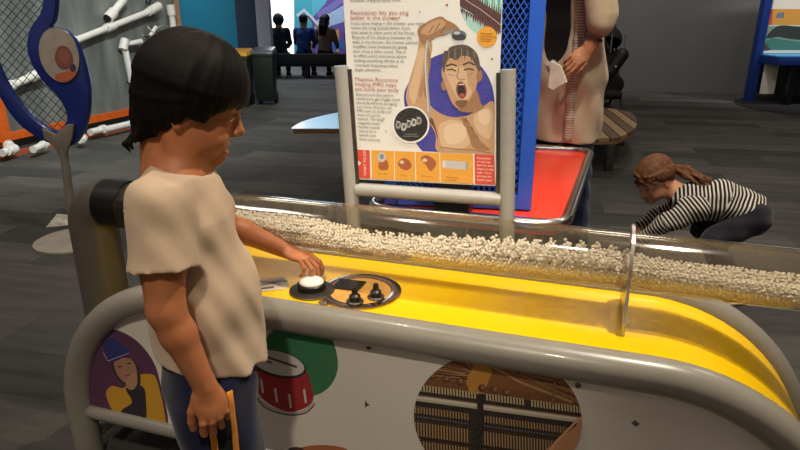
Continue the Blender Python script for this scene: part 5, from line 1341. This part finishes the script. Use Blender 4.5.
# adult in a cardigan behind the red table
MD = 3.15; mb0 = at(564, 100, MD+.05); az = 222.
mw = np.array(at(588, 50, MD-.17)); me_ = np.array(at(603, 18, MD-.16)); ms = np.array(at(592, -45, MD-.12)); md_ = np.array(at(560, 72, MD-.22))-mw
farw = np.array(at(553, 82, MD-.16))
p, F, sd, J, hd, K = adult('adult in long beige cardigan and jeans holding folded paper beside the blue mesh tower', (mb0.x, mb0.y), az, 1.68, pose={'L': (ms, me_, mw)}, stance=.05)
tM, xM = hand(sd, mw, md_, np.array((.25, -.7, .65)), -1, 1.0, fc=[(20, 26, 16), (24, 28, 18), (28, 32, 20), (32, 34, 22)], spread=5, tang=30)
tM2, xM2 = hand(sd, J['R'][5], (F.d(.25, .1, -1)), F.d(0, -1, 0), 1, 1.0)
fine = [(*box_of([mw]+[t[0] for t in tM]+[xM[0]], .025), .0028), (*box_of([J['R'][5]]+[t[0] for t in tM2]+[xM2[0]], .025), .004), (*box_of([hd.p(x, y, z) for x in (-.1, .12) for y in (-.09, .09) for z in (-.12, .12)], 0), .0045)]
SKM = skin_mat('light_tan_skin', 'c98f6c')
mum = p
finish_adult(p, F, sd, J, hd, K, SKM, hair_mat('brown_hair', '3a271c'), cloth('black_top', '121216'), cloth('blue_jeans', '24324f', .2, 25), fine=fine, h=.009, long_hair=True, sleeves=0, eyes_on=True, tr=.80)
up = np.array((0, 0, 1.))
cd = Sdf(); zb = np.array(at(575, 140, MD))[2]
cd.chain([F.p(-.005, 0, zb-.06), F.p(-.005, 0, K['zh']+.05), F.p(0, 0, K['zh']+.24), K['che'], K['nec']+up*-.05], [.145, .146, .124, .126, .088], .05, F, (1, 1.34, 1))
cd.rc(J['L'][3], lerp(J['L'][3], J['L'][4], .95), .070, .062, .03); cd.rc(lerp(J['L'][3], J['L'][4], .84), J['L'][4]+(J['L'][5]-J['L'][4])*.12, .060, .062, .012)
cd.chain([J['R'][3], J['R'][4], lerp(J['R'][4], J['R'][5], .8)], [.070, .060, .046], .03)
cd.hs((0, 0, zb), (0, 0, -1), .006)
# open down the front
fo = Sdf(); 
cd.rc(F.p(.17, .0, K['zh']+.20), F.p(.15, .0, K['zh']+.56), .085, .075, .01, 's', F, (1.3, 1, 1))
CARD = cloth('beige_cardigan_knit', 'b8a48c', .08, 14)
cdo = sdf_obj('cardigan', cd, .007, CARD, p, disp=lambda P: -(.004*np.sin(P[:, 2]*26+P[:, 0]*40)+.003*np.sin(P[:, 0]*55+P[:, 1]*60)), label='long open beige cardigan')
# ribbed band along the open edge
def rib():
    t = NT('ribbed_knit'); w = t.add('ShaderNodeTexWave'); w.bands_direction = 'Z'; w.inputs['Scale'].default_value = 26; t.link(t.objco(), w.inputs['Vector'])
    t.link(t.ramp(w.outputs['Fac'], [(.25, lin('8e7f70')), (.7, lin('cbbba8'))]), t.b.inputs['Base Color']); t.b.inputs['Roughness'].default_value = .9; return t.m
sb = Sdf(); eb_ = []
for z in np.linspace(zb+.03, K['zh']+.5, 9):
    for y in (.112,):
        # march to the surface of the cardigan from the front
        t = np.linspace(.32, 0, 200); Q = np.array([F.p(x, y, z) for x in t]); d = cd.ev(Q); i = int(np.argmax(d < 0)); eb_.append(Q[i])
sb.chain(eb_, [.022]*len(eb_), .012); sdf_obj('front_band', sb, .006, rib(), cdo)
mb = MB(); wa = lerp(J['L'][4], mw, .62); wd_ = V3((mw-J['L'][4])/np.linalg.norm(mw-J['L'][4])); mb.lathe(V3(wa), [(.036, -.008), (.041, -.006), (.041, .006), (.036, .008)], 24, wd_); mb.build('bracelet', mat('dark_brown_strap', '3a2018', .5), p, angle=40)
# paper in the hand
pa = np.array(at(556, 72, MD-.23)); 
pth_ = thing('folded_paper', V3(pa), 'small folded white paper held in the hand of the adult in beige', 'paper')
mb = MB(); q4 = [at(x, y, MD-.235) for x, y in ((551, 61), (560, 66), (566, 82), (553, 90), (548, 87))]; mb.prism(q4, Vector((.01, .012, 0))); mb.build('paper_fold', mat('white_paper', 'e6e0d2', .7), pth_, smooth=False)
mb = MB(); q4 = [at(x, y, MD-.225)+Vector((.004, .020, 0)) for x, y in ((548, 66), (556, 61), (562, 70), (556, 84))]; mb.prism(q4, Vector((-.012, .010, .004))); mb.build('paper_flap', mat('grey_paper', 'b9b6b2', .7), pth_, smooth=False)

# people on the far bench, seen from behind
for (px, lab, az, topc, hc_, lh, hood, skirt) in ((281, 'figure in a dark hooded top sitting at the left of the far bench', 92, ('dark_hoodie', '1d2030'), '15131a', False, 'h', '14161e'),
        (305, 'figure in a blue top sitting between two others on the far bench', 85, ('blue_fleece', '23407e'), '221a18', False, None, '14161e'),
        (326, 'figure with long black hair and tan top sitting at the right of the far bench', 70, ('tan_top', '6c5648'), '0c0a0c', True, None, '0e0e12')):
    b = ony(px, 66, YB+.02)
    if px == 305: b.y += .02
    p, F, sd, J, hd, K = adult(lab, (b.x, b.y-.02), az, 1.46, seat=.32)
    finish_adult(p, F, sd, J, hd, K, skin_mat('dim_skin', 'a87858'), hair_mat('hair_'+hc_, hc_), cloth(*topc), cloth('dark_trousers', skirt), h=.017, long_hair=lh, cap=cloth('dark_hoodie', '1d2030') if hood else None)
# ================================================================== light
def spot(loc, tgt, power, size=60, blend=.6, rad=.06, col=(1, .86, .68), name='spot_light'):
    l = bpy.data.lights.new(name, 'SPOT'); l.energy = power; l.spot_size = R(size); l.spot_blend = blend; l.shadow_soft_size = rad; l.color = col
    o = bpy.data.objects.new(name, l); COL.objects.link(o); o.location = loc; o.rotation_euler = (Vector(tgt)-Vector(loc)).to_track_quat('-Z', 'Y').to_euler(); return o
def area(loc, tgt, power, sx, sy, col=(1, 1, 1), name='overhead_fill'):
    l = bpy.data.lights.new(name, 'AREA'); l.shape = 'RECTANGLE'; l.size = sx; l.size_y = sy; l.energy = power; l.color = col
    o = bpy.data.objects.new(name, l); COL.objects.link(o); o.location = loc; o.rotation_euler = (Vector(tgt)-Vector(loc)).to_track_quat('-Z', 'Y').to_euler(); return o
WARM = (1, .88, .71)
spot(W(.45, 1.42, 3.1), W(-.05, 1.38, .6), 250, 58, .8, .03, WARM)
spot(W(-1.1, 1.45, 3.2), W(-.55, 1.3, .6), 50, 45, .9, .05, WARM)
spot((-.1, -.4, 3.1), (.06, 1.72, 1.06), 235, 24, .35, .06, (1, .97, .93))          # on the sign
spot((-.35, -.7, 3.0), (-.36, 1.1, .85), 135, 34, .8, .08, WARM)                    # fill added to brighten the boy, no fixture of its own
spot((.8, 1.9, 3.4), (1.15, 2.3, .6), 200, 50, .8, .06, (1, .88, .72))            # on the red table
spot((1.0, 1.2, 3.4), (1.9, 3.1, .6), 170, 55, .9, .08, WARM)                     # adult and toddler
spot((-1.2, 3.4, 3.6), (-3.2, 6.0, .9), 640, 75, .9, .1, (.94, 1, .96))           # play wall
spot((-1.2, 2.2, 3.6), (-2.0, 3.3, 0), 120, 60, .9, .1, (1, .9, .78))             # round base
spot((3.6, 7.2, 3.9), (4.4, 9.9, 1.4), 235, 70, .9, .1, (1, .98, .95))              # far grey wall
spot((-3.2, 8.2, 3.9), (-3.6, 10, 1.8), 420, 60, .9, .1, (.6, .9, 1))             # teal wall
spot((6.3, 7.6, 3.6), (6.0, 8.8, 1.3), 300, 60, .8, .08, (1, .97, .9))
area((-2.3, 13.2, 3.9), (-2.3, 13.6, 0), 180, 2.5, 2.0, (.8, .88, 1))
for x, y in ((-1.5, 6.5), (2.2, 5.6), (3.5, 3.5), (-2.5, 1.0)): area((x, y, 3.9), (x, y, 0), 26, .8, .8, (1, .93, .84))  # soft fill added overhead across the hall, no ceiling panels there
w = bpy.data.worlds.new('dim_hall'); S.world = w; w.use_nodes = True; bg = w.node_tree.nodes['Background']
bg.inputs[0].default_value = (1, .80, .62, 1); bg.inputs[1].default_value = .20
S.view_settings.view_transform = 'Standard'; S.view_settings.look = 'None'; S.view_settings.exposure = 0; S.view_settings.gamma = 1; S.view_settings.use_curve_mapping = False
